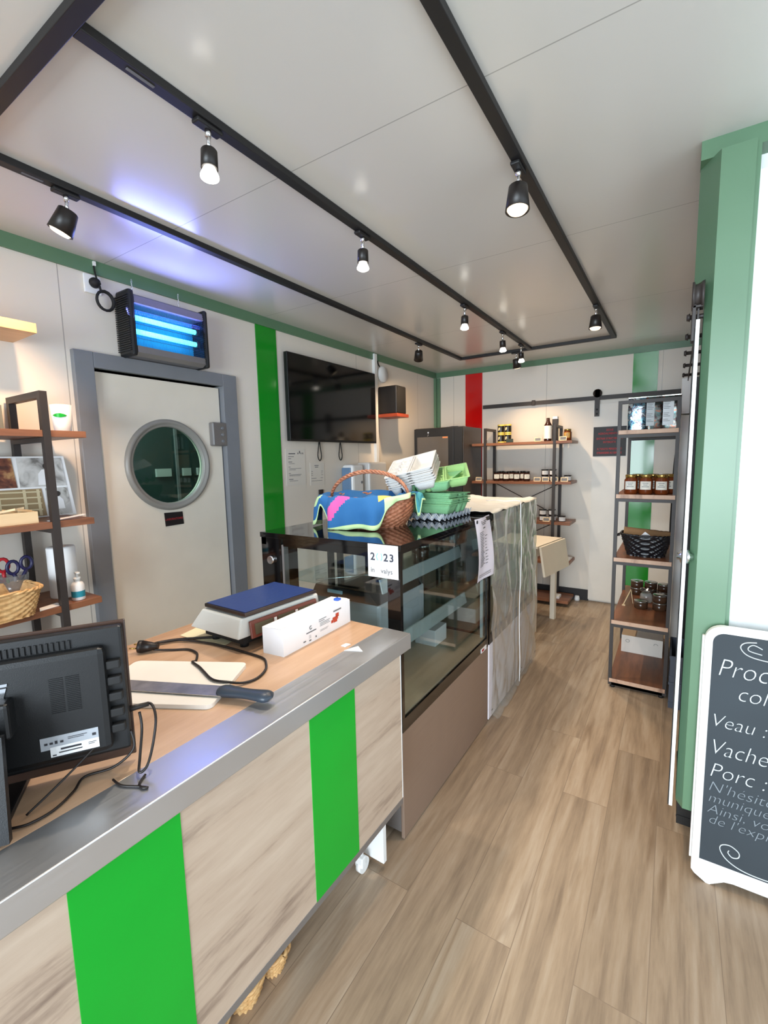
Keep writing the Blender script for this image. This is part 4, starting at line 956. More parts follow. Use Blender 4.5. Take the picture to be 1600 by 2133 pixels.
sp_ = thing('speaker', 'black cube speaker on the orange red wall shelf', 'speaker', (-2.32, 3.77, 1.9185))
build('cabinet', bx(-2.415, -2.212, 3.690, 3.865, 1.9185, 2.178, bevel=0.010), m_speaker, sp_)
build('grille', bx(-2.2125, -2.208, 3.70, 3.855, 1.928, 2.168, bevel=0.002), mat('black_grille_cloth', rgb(14, 12, 12), 0.85), sp_)
# insect killer
zk = thing('insect_killer', 'insect killer with two glowing blue tubes hanging above the porthole door', 'insect killer', (-2.36, 1.48, 2.2))
for a, b in ((1.290, 1.322), (1.715, 1.742)):
    mb = MB(); mb.box(XL + 0.008, -2.296, a, b, 2.040, 2.360, bevel=0.012)
    c_ = build('end_cap', mb, m_plast, zk)
    mb = MB()
    for k in range(26): mb.box(-2.42, -2.30, a - 0.004, a + 0.004, 2.065 + k * 0.0105, 2.070 + k * 0.0105)
    build('ribs', mb, m_plast, c_)
build('upper_housing', MB().prism([(XL + 0.01, 1.322, 2.352), (-2.34, 1.322, 2.352), (-2.305, 1.322, 2.335), (-2.30, 1.322, 2.298), (XL + 0.01, 1.322, 2.298)], (0, 0.393, 0)), m_lilac, zk)
build('lower_housing', MB().prism([(XL + 0.01, 1.322, 2.045), (-2.33, 1.322, 2.045), (-2.30, 1.322, 2.06), (-2.302, 1.322, 2.092), (XL + 0.01, 1.322, 2.092)], (0, 0.393, 0)), m_alu, zk)
build('reflector', bx(XL + 0.01, XL + 0.02, 1.322, 1.715, 2.092, 2.298), m_uvback, zk)
for z in (2.235, 2.168):
    tb = build('tube', MB().cyl((-2.335, 1.325, z), (-2.335, 1.680, z), 0.013, seg=16), m_tubeuv, zk)
    build('socket', MB().box(-2.352, -2.318, 1.680, 1.70, z - 0.02, z + 0.02, bevel=0.003), m_plast, tb)
mb = MB()
for k in range(50): mb.cyl((-2.310, 1.326 + k * 0.0078, 2.094), (-2.310, 1.326 + k * 0.0078, 2.296), 0.0007, seg=4, caps=False)
for z in (2.13, 2.2, 2.265): mb.cyl((-2.308, 1.323, z), (-2.308, 1.71, z), 0.0012, seg=5, caps=False)
build('grid', mb, mat('blue_grid_wire', rgb(70, 96, 150), 0.3, 0.6), zk)
uv = bpy.data.lights.new('uv_tube_light', 'AREA'); uv.shape = 'RECTANGLE'; uv.size = 0.42; uv.size_y = 0.10; uv.energy = 5.0; uv.color = (0.24, 0.28, 1.0)
uo = bpy.data.objects.new('uv_tube_light', uv); COL.objects.link(uo); uo.parent = zk; uo.location = (-2.296 + 2.36, 0.0, 0.02); uo.rotation_euler = Vector((0.9, 0, 0.45)).to_track_quat('-Z', 'Y').to_euler()
mb = MB()
for y in (1.37, 1.63):
    for k in range(5): mb.tube([(XL + 0.03 + 0.003 * math.cos(a) * (k % 2), y + 0.003 * math.cos(a) * ((k + 1) % 2), 2.365 + k * 0.017 + 0.010 * math.sin(a)) for a in [PI * 2 * i / 8 for i in range(8)]], 0.0010, seg=5, closed=True)
build('hanging_chain', mb, m_chrome, zk)
so = thing('wall_socket', 'white wall socket under the green ceiling trim beside the insect killer', 'socket', (XL, 1.19, 2.36))
build('plate', bx(XL, XL + 0.012, 1.150, 1.228, 2.325, 2.412, bevel=0.004), m_white, so)
build('cable_clip', bx(XL + 0.012, XL + 0.022, 1.195, 1.207, 2.455, 2.475), m_white, so)
mb = MB(); mb.tube([(XL + 0.012, 1.20, 2.46), (XL + 0.018, 1.20, 2.43), (XL + 0.03, 1.20, 2.395), (XL + 0.05, 1.205, 2.365)], 0.004, sub=5)
mb.lathe((XL + 0.012, 1.195, 2.375), [(0.024, 0.0), (0.024, 0.012), (0.016, 0.03), (0.0, 0.034)], 20, axis=(1, 0, 0))
P = [(XL + 0.04, 1.205, 2.36), (XL + 0.045, 1.208, 2.335)]
for i in range(16):
    a = PI / 2 + 2 * PI * i / 15; P.append((XL + 0.045, 1.222 + 0.038 * math.cos(a), 2.292 + 0.043 * math.sin(a)))
mb.tube(P, 0.0055, sub=2)
P = [(XL + 0.052, 1.222 + 0.040 * math.cos(a), 2.292 + 0.045 * math.sin(a)) for a in [2 * PI * i / 16 for i in range(16)]]; mb.tube(P, 0.0065, sub=1, closed=True)
tag(build('coiled_cord', mb, m_rubber), 'black plug and coiled cord between the wall socket and the insect killer', 'cord')

# ================================================================== SHELVING UNITS
def shelf_unit(label, x0, x1, y0, y1, zs, top, along, posts, m_s, span, th=0.026, tw=0.022, braces=True, loop=True, m_e=None):
    """posts: positions of the frames on the long axis; span: range of the shelves on the long axis"""
    cx, cy_ = (x0 + x1) / 2, (y0 + y1) / 2
    t = thing('shelving_unit', label, 'shelving unit', (cx, cy_, 0))
    s0, s1 = span
    for z in zs:
        if along == 'x': sh = build('shelf', bx(s0, s1, y0, y1, z - th, z, bevel=0.001), m_s, t)
        else: sh = build('shelf', bx(x0, x1, s0, s1, z - th, z, bevel=0.001), m_s, t)
        if m_e is not None: build('sawn_edge', bx(x0 + 0.001, x1 - 0.001, s0 - 0.0015, s0 + 0.0005, z - th + 0.001, z - 0.001), m_e, sh)
    for p in posts:
        mb = MB(); h = tw / 2
        if along == 'x':
            for y in (y0 - 0.004, y1 + 0.004 - tw): mb.box(p - h, p + h, y, y + tw, 0.015, top)
            mb.box(p - h, p + h, y0 - 0.004 + tw, y1 + 0.004 - tw, top - tw, top).box(p - h, p + h, y0 - 0.004 + tw, y1 + 0.004 - tw, 0.015, 0.015 + tw)
        else:
            for x in (x0 - 0.006, x1 + 0.006 - tw): mb.box(x, x + tw, p - h, p + h, 0.015, top)
            mb.box(x0 - 0.006 + tw, x1 + 0.006 - tw, p - h, p + h, top - tw, top).box(x0 - 0.006 + tw, x1 + 0.006 - tw, p - h, p + h, 0.015, 0.015 + tw)
            for z in zs: mb.box(x0 - 0.006 + tw, x1 + 0.006 - tw, p - h, p + h, z - th - 0.02, z - th - 0.001)
        fr = build('frame', mb, m_dark, t)
        mb = MB()
        for q in ((y0 + 0.008, y1 - 0.008) if along == 'x' else (x0 + 0.02, x1 - 0.02)):
            c = (p, q) if along == 'x' else (q, p)
            mb.cyl((c[0], c[1], 0), (c[0], c[1], 0.014), 0.014, seg=12)
        build('levelling_foot', mb, m_rubber, fr)
    if braces:
        mb = MB()
        yb = y1 + 0.004 - 0.003
        a, b = posts
        for z0_, z1_ in braces: mb.tube([(a, yb, z0_), (b, yb, z1_)], 0.004, seg=6).tube([(a, yb + 0.004, z1_), (b, yb + 0.004, z0_)], 0.004, seg=6)
        build('cross_brace', mb, m_dark, t)
    return t
# left unit, against the left wall
LX0, LX1 = -2.40, -2.085
zsL = (1.640, 1.277, 0.930, 0.58, 0.22)
shelf_unit('walnut and black metal shelving unit along the left wall beside the porthole door', LX0, LX1, 0, 0.95, zsL, 1.79, 'y', (0.802, 0.10), m_walnut_y, (-0.04, 0.945), tw=0.026, braces=False)
# back unit
BYF, BYB = 4.60, 4.905
zsB = (1.636, 1.243, 0.845, 0.448, 0.06)
shelf_unit('walnut and black metal shelving unit against the back wall beside the dark fridge', -1.835, -0.835, BYF, BYB, zsB, 1.79, 'x', (-1.690, -0.995), m_walnut, (-1.835, -0.835), tw=0.026, braces=[(0.46, 0.82), (0.86, 1.21)])
# right unit seen end on
zsR = (1.640, 1.252, 0.855, 0.450, 0.060)
shelf_unit('tall narrow walnut shelving unit standing end on at the right of the aisle', -0.303, 0.006, 3.12, 4.0, zsR, 1.815, 'y', (3.132, 3.88), m_walnut_y, (3.118, 4.02), tw=0.020, braces=False, m_e=m_walnut_edge)
us = tag(build('wall_shelf', bx(XL, -2.185, -0.2, 0.845, 2.030, 2.068, bevel=0.001), m_ltwood), 'light oak wall shelf above the left shelving unit', 'shelf')

# ---- items, left unit
Zt, Zm, Zl = zsL[0] + 0.0005, zsL[1] + 0.0005, zsL[2] + 0.0005
cp = thing('paper_cup', 'white cup with a green leaf shaped mark on the top shelf of the left unit', 'cup', (-2.24, 0.913, Zt))
build('cup', MB().lathe((-2.24, 0.925, Zt), [(0.0, 0.0), (0.029, 0), (0.031, 0.004), (0.041, 0.118), (0.038, 0.118), (0.028, 0.006), (0.0, 0.006)], 28), m_white, cp)
mb = MB()
def gb(u, v):
    a = -1.35 + 1.5 * u; r = 0.0375 + 0.0012; z = Zt + 0.072 + 0.009 * math.sin(PI * u) * (v * 2 - 1)
    return Vector((-2.24 + r * math.cos(a), 0.925 + r * math.sin(a), z))
build('green_mark', MB().grid(gb, 14, 3), m_signgreen, cp)
tag(build('grey_box', bx(-2.395, -2.32, 0.60, 0.745, Zt, Zt + 0.11, bevel=0.002), mat('grey_card', rgb(120, 122, 110), 0.7)), 'narrow grey box at the back of the left unit top shelf', 'box')
# collage poster leaning at the back of the middle shelf
po = thing('photo_collage', 'collage poster of food and workshop photographs leaning on the middle left shelf', 'poster', (-2.33, 0.70, Zm))
pu = Vector((0, 1, 0)); pn = Vector((0.06, 0, -1)).normalized()
def pz(y, z, dx=0.0): return Vector((-2.335 - 0.10 * (z - Zm) + dx, y, z))
build('board', MB().prism([pz(0.30, Zm), pz(0.985, Zm), pz(0.965, Zm + 0.265), pz(0.30, Zm + 0.265)], (-0.004, 0, 0)), m_paper, po)
def pic(name, y0, y1, z0, z1, m, d=0.002):
    return build(name, MB().prism([pz(y0, Zm + z0, d), pz(y1, Zm + z0, d), pz(y1 - 0.008, Zm + z1, d), pz(y0, Zm + z1, d)], (0.0006, 0, 0)), m, po)
def blot(name, cs, scale):
    t = NT(name); tc = t.new('ShaderNodeTexCoord'); nz = t.new('ShaderNodeTexNoise'); nz.inputs['Scale'].default_value = scale; nz.inputs['Detail'].default_value = 3; nz.inputs['Distortion'].default_value = 1.0
    t.link(tc.outputs['Object'], nz.inputs['Vector']); r = t.new('ShaderNodeValToRGB'); e = r.color_ramp.elements; r.color_ramp.interpolation = 'LINEAR'
    e[0].position = 0.36; e[0].color = cs[0]; e[1].position = 0.62; e[1].color = cs[-1]
    for i, c in enumerate(cs[1:-1]): k = e.new(0.40 + 0.2 * (i + 1) / (len(cs) - 1)); k.color = c
    t.link(nz.outputs['Fac'], r.inputs[0]); t.link(r.outputs[0], t.b.inputs['Base Color']); t.b.inputs['Roughness'].default_value = 0.4
    return t.m
pic('meat_photo', 0.50, 0.775, 0.133, 0.258, blot('meat_print', [rgb(70, 34, 24), rgb(120, 66, 44), rgb(176, 134, 88)], 16))
pic('person_photo', 0.785, 0.960, 0.133, 0.258, blot('pale_photo_print', [rgb(120, 116, 112), rgb(190, 188, 184), rgb(214, 212, 208)], 14))
pic('plate_photo', 0.50, 0.665, 0.005, 0.125, blot('plate_print', [rgb(130, 126, 120), rgb(210, 208, 204)], 12))
sh_ = pic('shop_shelf_photo', 0.672, 0.868, 0.005, 0.125, mat('tan_photo_print', rgb(150, 128, 92), 0.5))
mb = MB()
for z in (0.035, 0.062, 0.088, 0.112): mb.prism([pz(0.70, Zm + z, 0.003), pz(0.855, Zm + z - 0.004, 0.003), pz(0.855, Zm + z + 0.002, 0.003), pz(0.70, Zm + z + 0.006, 0.003)], (0.0004, 0, 0))
for y in (0.685, 0.70, 0.79, 0.84): mb.prism([pz(y, Zm + 0.008, 0.0034), pz(y + 0.011, Zm + 0.008, 0.0034), pz(y + 0.011, Zm + 0.122, 0.0034), pz(y, Zm + 0.122, 0.0034)], (0.0004, 0, 0))
build('shelf_lines', mb, mat('cream_print', rgb(206, 192, 156), 0.5), sh_)
pic('cook_photo', 0.874, 0.968, 0.005, 0.125, blot('cook_print', [rgb(90, 84, 78), rgb(200, 198, 192), rgb(186, 184, 180)], 18))
def figure(y, z, k=1.0):
    mb = MB(); f = lambda a, b: pz(y + a * k, Zm + z + b * k, 0.0036)
    mb.prism([f(-0.03, 0), f(0.03, 0), f(0.026, 0.045), f(0.012, 0.062), f(-0.012, 0.062), f(-0.026, 0.045)], (0.0004, 0, 0)); return mb
build('white_apron', figure(0.885, 0.14, 1.1), m_paper, po); build('white_apron', figure(0.915, 0.03, 0.9), m_paper, po)
mb = MB()
for y, z in ((0.888, 0.222), (0.918, 0.098)): c = pz(y, Zm + z, 0.0036); mb.cyl(c, c + Vector((0.0006, 0, 0)), 0.012, seg=14)
build('dark_hair', mb, m_dark, po)
wb = thing('wooden_tray', 'pale wooden tray of small bottles and clips on the middle left shelf', 'tray', (-2.18, 0.70, Zm))
mb = MB(); mb.box(-2.30, -2.115, 0.50, 0.755, Zm, Zm + 0.006).box(-2.125, -2.115, 0.50, 0.755, Zm + 0.006, Zm + 0.045).box(-2.30, -2.29, 0.50, 0.755, Zm + 0.006, Zm + 0.045).box(-2.29, -2.125, 0.745, 0.755, Zm + 0.006, Zm + 0.045).box(-2.29, -2.125, 0.50, 0.51, Zm + 0.006, Zm + 0.045)
build('tray_box', mb, m_palewood, wb)
for i in range(7):
    x, y = -2.15 - 0.02 * (i % 3), 0.60 + 0.021 * i
    tag(build('clothes_peg', MB().obox((x, y, Zm + 0.050 + 0.003 * (i % 2)), Vector((0.014, 0.028 * (1 if i % 2 else -1), 0.006)), Vector((0.004, -0.002, 0)), (0, 0, 0.004)), m_palewood), 'small wooden clip lying in the pale wooden tray', 'clip', 'clips in the wooden tray')
tag(build('price_strip', MB().prism([(-2.135, 0.79, Zm + 0.0005), (-2.10, 0.79, Zm + 0.0005), (-2.12, 0.93, Zm + 0.012), (-2.15, 0.93, Zm + 0.012)], (0, 0, 0.002)), m_paper), 'narrow white strip beside the tray on the middle left shelf', 'label strip')
rl = thing('paper_towel_roll', 'white paper towel roll standing behind the black post on the lower left shelf', 'paper roll', (-2.24, 0.86, Zl))
build('paper', MB().lathe((-2.24, 0.868, Zl), [(0.02, 0.0), (0.052, 0.0), (0.053, 0.005), (0.053, 0.215), (0.051, 0.22), (0.02, 0.22)], 32, capb=False, capt=False), m_paper, rl)
build('core', MB().lathe((-2.24, 0.868, Zl), [(0.021, 0.0005), (0.021, 0.2195)], 20, capb=False, capt=False), m_walnut_edge, rl)
pb = thing('pump_bottle', 'white pump bottle with a teal label on the lower left shelf', 'bottle', (-2.12, 0.865, Zl))
build('bottle', MB().lathe((-2.125, 0.872, Zl), [(0.0, 0), (0.023, 0), (0.025, 0.003), (0.025, 0.062), (0.020, 0.074), (0.011, 0.079), (0.011, 0.084)], 24), m_white, pb)
build('label', MB().lathe((-2.125, 0.872, Zl), [(0.0253, 0.014), (0.0253, 0.040)], 24, capb=False, capt=False), mat('teal_label', rgb(40, 140, 160), 0.5), pb)
build('pump', MB().cyl((-2.125, 0.872, Zl + 0.084), (-2.125, 0.872, Zl + 0.097), 0.013, seg=16).cyl((-2.125, 0.872, Zl + 0.097), (-2.125, 0.872, Zl + 0.112), 0.007, seg=12).box(-2.133, -2.108, 0.865, 0.879, Zl + 0.112, Zl + 0.120, bevel=0.002), m_white, pb)
pcx, pcy = -2.245, 0.695
pc_ = tag(build('pen_cup', MB().lathe((pcx, pcy, Zl), [(0.0, 0.0), (0.038, 0.0), (0.05, 0.135), (0.0495, 0.135), (0.0375, 0.002), (0.0, 0.002)], 28), glass('smoky_plastic', (0.75, 0.74, 0.76), 1.0, 0.1, milk=0.12)), 'clear plastic beaker holding scissors and pens on the lower left shelf', 'cup')
def scissors(x, y, m, lab, tilt):
    t = thing('scissors', lab, 'scissors', (x, y, Zl + 0.004)); mb = MB()
    for s_ in (-1, 1):
        c = Vector((x + 0.004 * s_, y + 0.022 * s_ + tilt, Zl + 0.172 + 0.006 * s_))
        mb.tube([c + Vector((0, 0.019 * math.cos(a), 0.026 * math.sin(a))) for a in [2 * PI * i / 14 for i in range(14)]], 0.0065, seg=8, closed=True)
        mb.tube([(x, y + tilt * 0.3, Zl + 0.10), tuple(c - Vector((0, 0, 0.024)))], 0.007, seg=8)
    build('handles', mb, m, t)
    build('blades', MB().prism([(x - 0.002, y - 0.006, Zl + 0.004), (x - 0.002, y + 0.006, Zl + 0.004), (x - 0.002, y + 0.010 + tilt * 0.3, Zl + 0.11), (x - 0.002, y - 0.010 + tilt * 0.3, Zl + 0.11)], (0.003, 0, 0)), m_chrome, t)
scissors(pcx + 0.018, pcy + 0.008, mat('navy_plastic', rgb(30, 30, 74), 0.4), 'scissors with navy blue handles in the clear beaker', 0.010)
scissors(pcx - 0.010, pcy - 0.016, mat('red_plastic', rgb(180, 30, 40), 0.4), 'scissors with red handles in the clear beaker', -0.035)
for i, (dx, dy, c, lab) in enumerate(((0.02, -0.012, rgb(100, 150, 50), 'green marker in the clear beaker'), (0.024, 0.004, rgb(200, 204, 210), 'white pen in the clear beaker'), (0.012, 0.020, rgb(170, 100, 60), 'brown pencil in the clear beaker'))):
    tag(build('pen', MB().cyl((pcx + dx * 0.6, pcy + dy * 0.6, Zl + 0.004), (pcx + dx, pcy + dy * 1.5 - 0.01, Zl + 0.128), 0.005, seg=10), mat('pen_%d' % i, c, 0.4)), lab, 'pen')
def rect_basket(lab, loc, rz, rx, ry, h, m, n=5.0, base=0.82, st=44, rows=10, amp=0.003, name='willow_basket'):
    t = thing(name, lab, 'basket', loc, rz)
    build('woven_body', wicker_mesh(rx, ry, h, base=base, n=n, stakes=st, rows=rows, amp=amp), m, t, world=False)
    build('rim', rim_mesh(rx, ry, h, 0.005, n, 30), m, t, world=False)
    return t
rect_basket('pale willow basket at the left end of the lower left shelf', (-2.13, 0.56, Zl), 0.0, 0.10, 0.165, 0.105, m_willow)
tag(build('card_slip', MB().prism([(-2.13, 0.73, Zl + 0.0005), (-2.085, 0.715, Zl + 0.0005), (-2.10, 0.80, Zl + 0.0005), (-2.15, 0.80, Zl + 0.0005)], (0, 0, 0.0015)), m_paper), 'white card slip beside the willow basket on the lower left shelf', 'card')
rect_basket('pale willow basket on the fourth shelf down of the left unit', (-2.22, 0.60, zsL[3] + 0.0005), 0.0, 0.11, 0.18, 0.13, m_willow)
# ================================================================== BACK CORNER
fr = thing('black_fridge', 'tall dark fridge standing in the back left corner', 'fridge', (-2.13, 4.65, 0))
build('cabinet', bx(-2.415, -1.855, 4.42, 4.935, 0.04, 1.815, bevel=0.004), m_fridge, fr)
dr = build('door', bx(-2.413, -1.95, 4.385, 4.418, 0.10, 1.808, bevel=0.004), m_black, fr)
build('window', bx(-2.375, -2.01, 4.3825, 4.3855, 0.25, 1.72), mat('dark_window_glass', rgb(96, 88, 80), 0.2), dr)
mb = MB(); mb.cyl((-2.24, 4.385, 1.765), (-2.24, 4.378, 1.765), 0.009, seg=12).tube([(-2.24, 4.378, 1.76), (-2.238, 4.374, 1.74), (-2.245, 4.374, 1.725)], 0.003)
build('lock_and_key', mb, m_chrome, dr)
build('orange_label', bx(-2.075, -2.015, 4.381, 4.3825, 1.70, 1.717), mat('orange_label', rgb(214, 140, 90), 0.5), dr)
build('door_handle_side', bx(-1.948, -1.857, 4.39, 4.418, 0.10, 1.808), m_black, fr)
for x in (-2.38, -1.89):
    for y in (4.46, 4.90): build('foot', MB().cyl((x, y, 0), (x, y, 0.041), 0.016, seg=10), m_rubber, fr)
tag(build('crumpled_paper', MB().grid(lambda u, v: Vector((-2.11 + 0.22 * u, 4.47 + 0.14 * v, 1.818 + 0.02 * u * (1 - u) + 0.012 * abs(noise.noise(Vector((u * 5, v * 5, 2)))))), 16, 10), m_paper, solid=0.001), 'crumpled white paper lying on top of the dark fridge', 'paper')
# jars ------------------------------------------------------------
def jar(name, r, h, mb_, ml, loc, lab, cat='jar', group=None, label_col=None, lid_r=None, la=(-2.4, 1.6), lh=(0.25, 0.7)):
    t = thing(name, lab, cat, loc, 0, group)
    b = build('glass_body', MB().lathe((0, 0, 0), [(0, 0), (r * 0.9, 0), (r, h * 0.05), (r, h * 0.72), (r * 0.8, h * 0.82), (r * 0.8, h * 0.84)], 22), mb_, t, world=False)
    lr = lid_r or r * 0.86
    build('lid', MB().lathe((0, 0, 0), [(0, h * 0.84), (lr, h * 0.84), (lr, h * 0.985), (lr * 0.96, h), (0, h)], 22), ml, t, world=False)
    if label_col is not None:
        lb_ = build('label', MB().grid(lambda u, v: Vector((1.012 * r * math.cos(la[0] + la[1] * u), 1.012 * r * math.sin(la[0] + la[1] * u), h * (lh[0] + (lh[1] - lh[0]) * v))), 10, 2), label_col, t, world=False)
        mb = MB()
        for q, (u0, u1) in enumerate(((0.25, 0.75), (0.32, 0.68), (0.2, 0.8))):
            z = h * (lh[1] - (lh[1] - lh[0]) * (0.25 + 0.22 * q)); 
            mb.grid(lambda u, v: Vector((1.02 * r * math.cos(la[0] + la[1] * (u0 + (u1 - u0) * u)), 1.02 * r * math.sin(la[0] + la[1] * (u0 + (u1 - u0) * u)), z + h * 0.03 * v)), 6, 1)
        build('print', mb, m_ink, lb_, world=False)
    return t
B1, B2, B3, B4, B5 = [z + 0.0005 for z in zsB]
GJ = 'dark jars with white labels on the back shelf'
j0 = jar('preserve_jar', 0.033, 0.10, m_jargl, m_blklid, (-1.575, 4.635, B2), 'dark jar with white label on the back shelf, leftmost of the front row', group=GJ, label_col=m_label, la=(-2.1, 1.75))
for x, nm in ((-1.475, 'second'), (-1.365, 'third'), (-1.262, 'rightmost')): dup(j0, (x, 4.635, B2), 'dark jar with white label on the back shelf, %s of the front row' % nm)
for x, nm in ((-1.548, 'leftmost'), (-1.440, 'second'), (-1.325, 'rightmost')): dup(j0, (x, 4.715, B2), 'dark jar with white label on the back shelf, %s of the row behind' % nm)
GS = 'small black lidded jars on the back shelves'
s0 = jar('small_jar', 0.034, 0.058, m_jargl, m_blklid, (-1.10, 4.70, B2), 'small black lidded jar on the middle back shelf, left under the upper pair', group=GS, label_col=mat('grey_white_label', rgb(214, 212, 210), 0.6), lid_r=0.036, la=(-2.3, 2.1), lh=(0.12, 0.78))
for x, y, z, lb in ((-1.02, 4.70, B2, 'small black lidded jar on the middle back shelf, behind the chalk cards'), (-0.89, 4.73, B2, 'small black lidded jar on the middle back shelf, right end'), (-1.10, 4.70, B2 + 0.0585, 'small black lidded jar stacked on the middle back shelf, left one'), (-1.025, 4.70, B2 + 0.0585, 'small black lidded jar stacked on the middle back shelf, right one'),
                    (-1.11, 4.68, B3, 'small black lidded jar on the lower back shelf, bottom left of the stack'), (-1.02, 4.70, B3, 'small black lidded jar on the lower back shelf, bottom right of the stack'), (-1.11, 4.68, B3 + 0.0585, 'small black lidded jar on the lower back shelf, top left of the stack'), (-1.025, 4.70, B3 + 0.0585, 'small black lidded jar on the lower back shelf, top right of the stack'), (-0.925, 4.68, B3, 'wide black lidded jar standing alone at the right of the lower back shelf')):
    dup(s0, (x, y, z), lb)
def card(x, y, z, lab):
    t = thing('chalk_card', lab, 'price card', (x, y, z), 0, 'little framed chalk cards on the back shelf')
    mb = MB(); w, h = 0.066, 0.040; k = 0.25
    P = lambda a, b, d=0: Vector((a, b * k + d, b))
    for a0, a1, b0, b1 in ((-w / 2, w / 2, 0, 0.006), (-w / 2, w / 2, h - 0.006, h), (-w / 2, -w / 2 + 0.006, 0.006, h - 0.006), (w / 2 - 0.006, w / 2, 0.006, h - 0.006)):
        mb.prism([P(a0, b0), P(a1, b0), P(a1, b1), P(a0, b1)], (0, 0.004, 0))
    build('wooden_frame', mb, m_palewood, t, world=False)
    build('slate', MB().prism([P(-w / 2 + 0.006, 0.006, 0.001), P(w / 2 - 0.006, 0.006, 0.001), P(w / 2 - 0.006, h - 0.006, 0.001), P(-w / 2 + 0.006, h - 0.006, 0.001)], (0, 0.002, 0)), m_ink, t, world=False)
    return t
c0 = card(-1.155, 4.612, B2, 'small framed chalk card, first of four before the small jars')
for x, y, z, lb in ((-1.075, 4.612, B2, 'small framed chalk card, second of four before the small jars'), (-0.99, 4.612, B2, 'small framed chalk card behind the right post of the back shelf'), (-0.90, 4.612, B2, 'small framed chalk card at the right end of the middle back shelf'), (-1.765, 4.612, B2, 'small framed chalk card at the left end of the middle back shelf'),
                    (-1.155, 4.612, B1, 'small framed chalk card on the top back shelf left of the bottle'), (-0.92, 4.612, B1, 'small framed chalk card on the top back shelf before the amber jar'), (-1.06, 4.612, B3, 'small framed chalk card on the lower back shelf')):
    dup(c0, (x, y, z), lb)
# tins
def tin(x, y, z, lab):
    t = thing('tin', lab, 'tin', (x, y, z), 0, 'stacked black and yellow tins')
    build('can', MB().lathe((0, 0, 0), [(0, 0), (0.033, 0), (0.034, 0.003), (0.034, 0.090), (0.033, 0.093), (0, 0.093)], 24), mat('black_tin', rgb(30, 24, 18), 0.3), t, world=False)
    mb = MB()
    for z0, z1 in ((0.001, 0.014), (0.078, 0.092)): mb.lathe((0, 0, 0), [(0.0346, z0), (0.0346, z1)], 24, capb=False, capt=False)
    build('yellow_band', mb, mat('yellow_print', rgb(214, 190, 90), 0.4), t, world=False)
    build('oval_motif', MB().grid(lambda u, v: Vector((0.0349 * math.cos(-1.9 + 0.35 * math.cos(2 * PI * u) * v), 0.0349 * math.sin(-1.9 + 0.35 * math.cos(2 * PI * u) * v), 0.047 + 0.016 * v * math.sin(2 * PI * u) + 0.006 * v * math.cos(2 * PI * u))), 18, 3), mat('cream_motif', rgb(226, 208, 160), 0.5), t, world=False)
    return t
t0 = tin(-1.54, 4.66, B1, 'black and yellow tin, bottom left of the stack on the top back shelf')
for x, z, lb in ((-1.467, B1, 'bottom right'), (-1.54, B1 + 0.0935, 'top left'), (-1.467, B1 + 0.0935, 'top right')): dup(t0, (x, 4.66, z), 'black and yellow tin, %s of the stack on the top back shelf' % lb)
tag(build('small_dark_box', bx(-1.47, -1.40, 4.605, 4.625, B1, B1 + 0.036, bevel=0.003), mat('dark_green_box', rgb(46, 56, 46), 0.5)), 'small dark green packet before the black and yellow tins', 'packet')
wbt = thing('wine_bottle', 'dark bottle with a tall white label on the top back shelf', 'bottle', (-1.075, 4.68, B1))
build('bottle', MB().lathe((-1.075, 4.68, B1), [(0, 0), (0.036, 0), (0.037, 0.01), (0.037, 0.155), (0.020, 0.185), (0.016, 0.20), (0.017, 0.225), (0, 0.225)], 24), m_jargl, wbt)
build('label', MB().lathe((-1.075, 4.68, B1), [(0.0375, 0.025), (0.0375, 0.150)], 24, capb=False, capt=False), m_label, wbt)
bb = thing('bottle_box', 'tall brown box with a white top cap beside the bottle on the top back shelf', 'box', (-1.01, 4.72, B1))
build('carton', bx(-1.045, -0.995, 4.72, 4.77, B1, B1 + 0.215, bevel=0.002), m_dark, bb)
build('white_cap', bx(-1.043, -0.997, 4.722, 4.768, B1 + 0.2155, B1 + 0.240, bevel=0.002), m_paper, bb)
jar('amber_jar', 0.037, 0.11, m_honey, m_gold, (-0.895, 4.70, B1), 'amber jar with gold lid at the right end of the top back shelf', label_col=mat('mustard_label', rgb(196, 150, 70), 0.5))
tag(build('stored_package', bx(-1.02, -0.93, 4.66, 4.76, B5, B5 + 0.025), m_paper), 'flat white packet on the lowest back shelf', 'packet')
tag(build('kraft_bag_stack', bx(-0.97, -0.85, 4.64, 4.86, B4, B4 + 0.012), m_paper), 'thin stack of paper bags on the fourth back shelf', 'bags')
# rails, sliding door on the back wall
rb = thing('sliding_door_rail', 'black flat sliding door rail along the back wall', 'rail', (-0.9, YB, 2.04))
build('bar', bx(-1.832, 0.70, YB - 0.045, YB - 0.038, 2.022, 2.062), m_dark, rb)
for x in (-1.78, -1.28, -0.78, -0.28, 0.22, 0.6): build('standoff', MB().cyl((x, YB, 2.042), (x, YB - 0.050, 2.042), 0.011, seg=12), m_dark, rb)
build('end_stop', bx(-1.30, -1.262, YB - 0.052, YB - 0.032, 2.018, 2.072, bevel=0.006), m_dark, rb)
sd = thing('sliding_door', 'flat white sliding door with a green stripe hung on the back wall rail', 'sliding door', (-0.3, YB, 0))
build('door_panel', bx(-0.702, 0.70, YB - 0.034, YB - 0.012, 0.022, 1.985), m_plainwall if False else mat('white_sliding_panel', rgb(224, 219, 210), 0.35), sd)
build('green_stripe', bx(-0.378, -0.176, YB - 0.0355, YB - 0.0345, 0.024, 1.983), m_wallgreen, sd)
hg = build('hanger_strap', MB().box(-0.692, -0.648, YB - 0.056, YB - 0.048, 1.865, 2.118).lathe((-0.670, YB - 0.044, 2.085), [(0.040, 0.0), (0.040, -0.012), (0.0, -0.012)], 28, axis=(0, 1, 0)), m_dark, sd)
mb = MB()
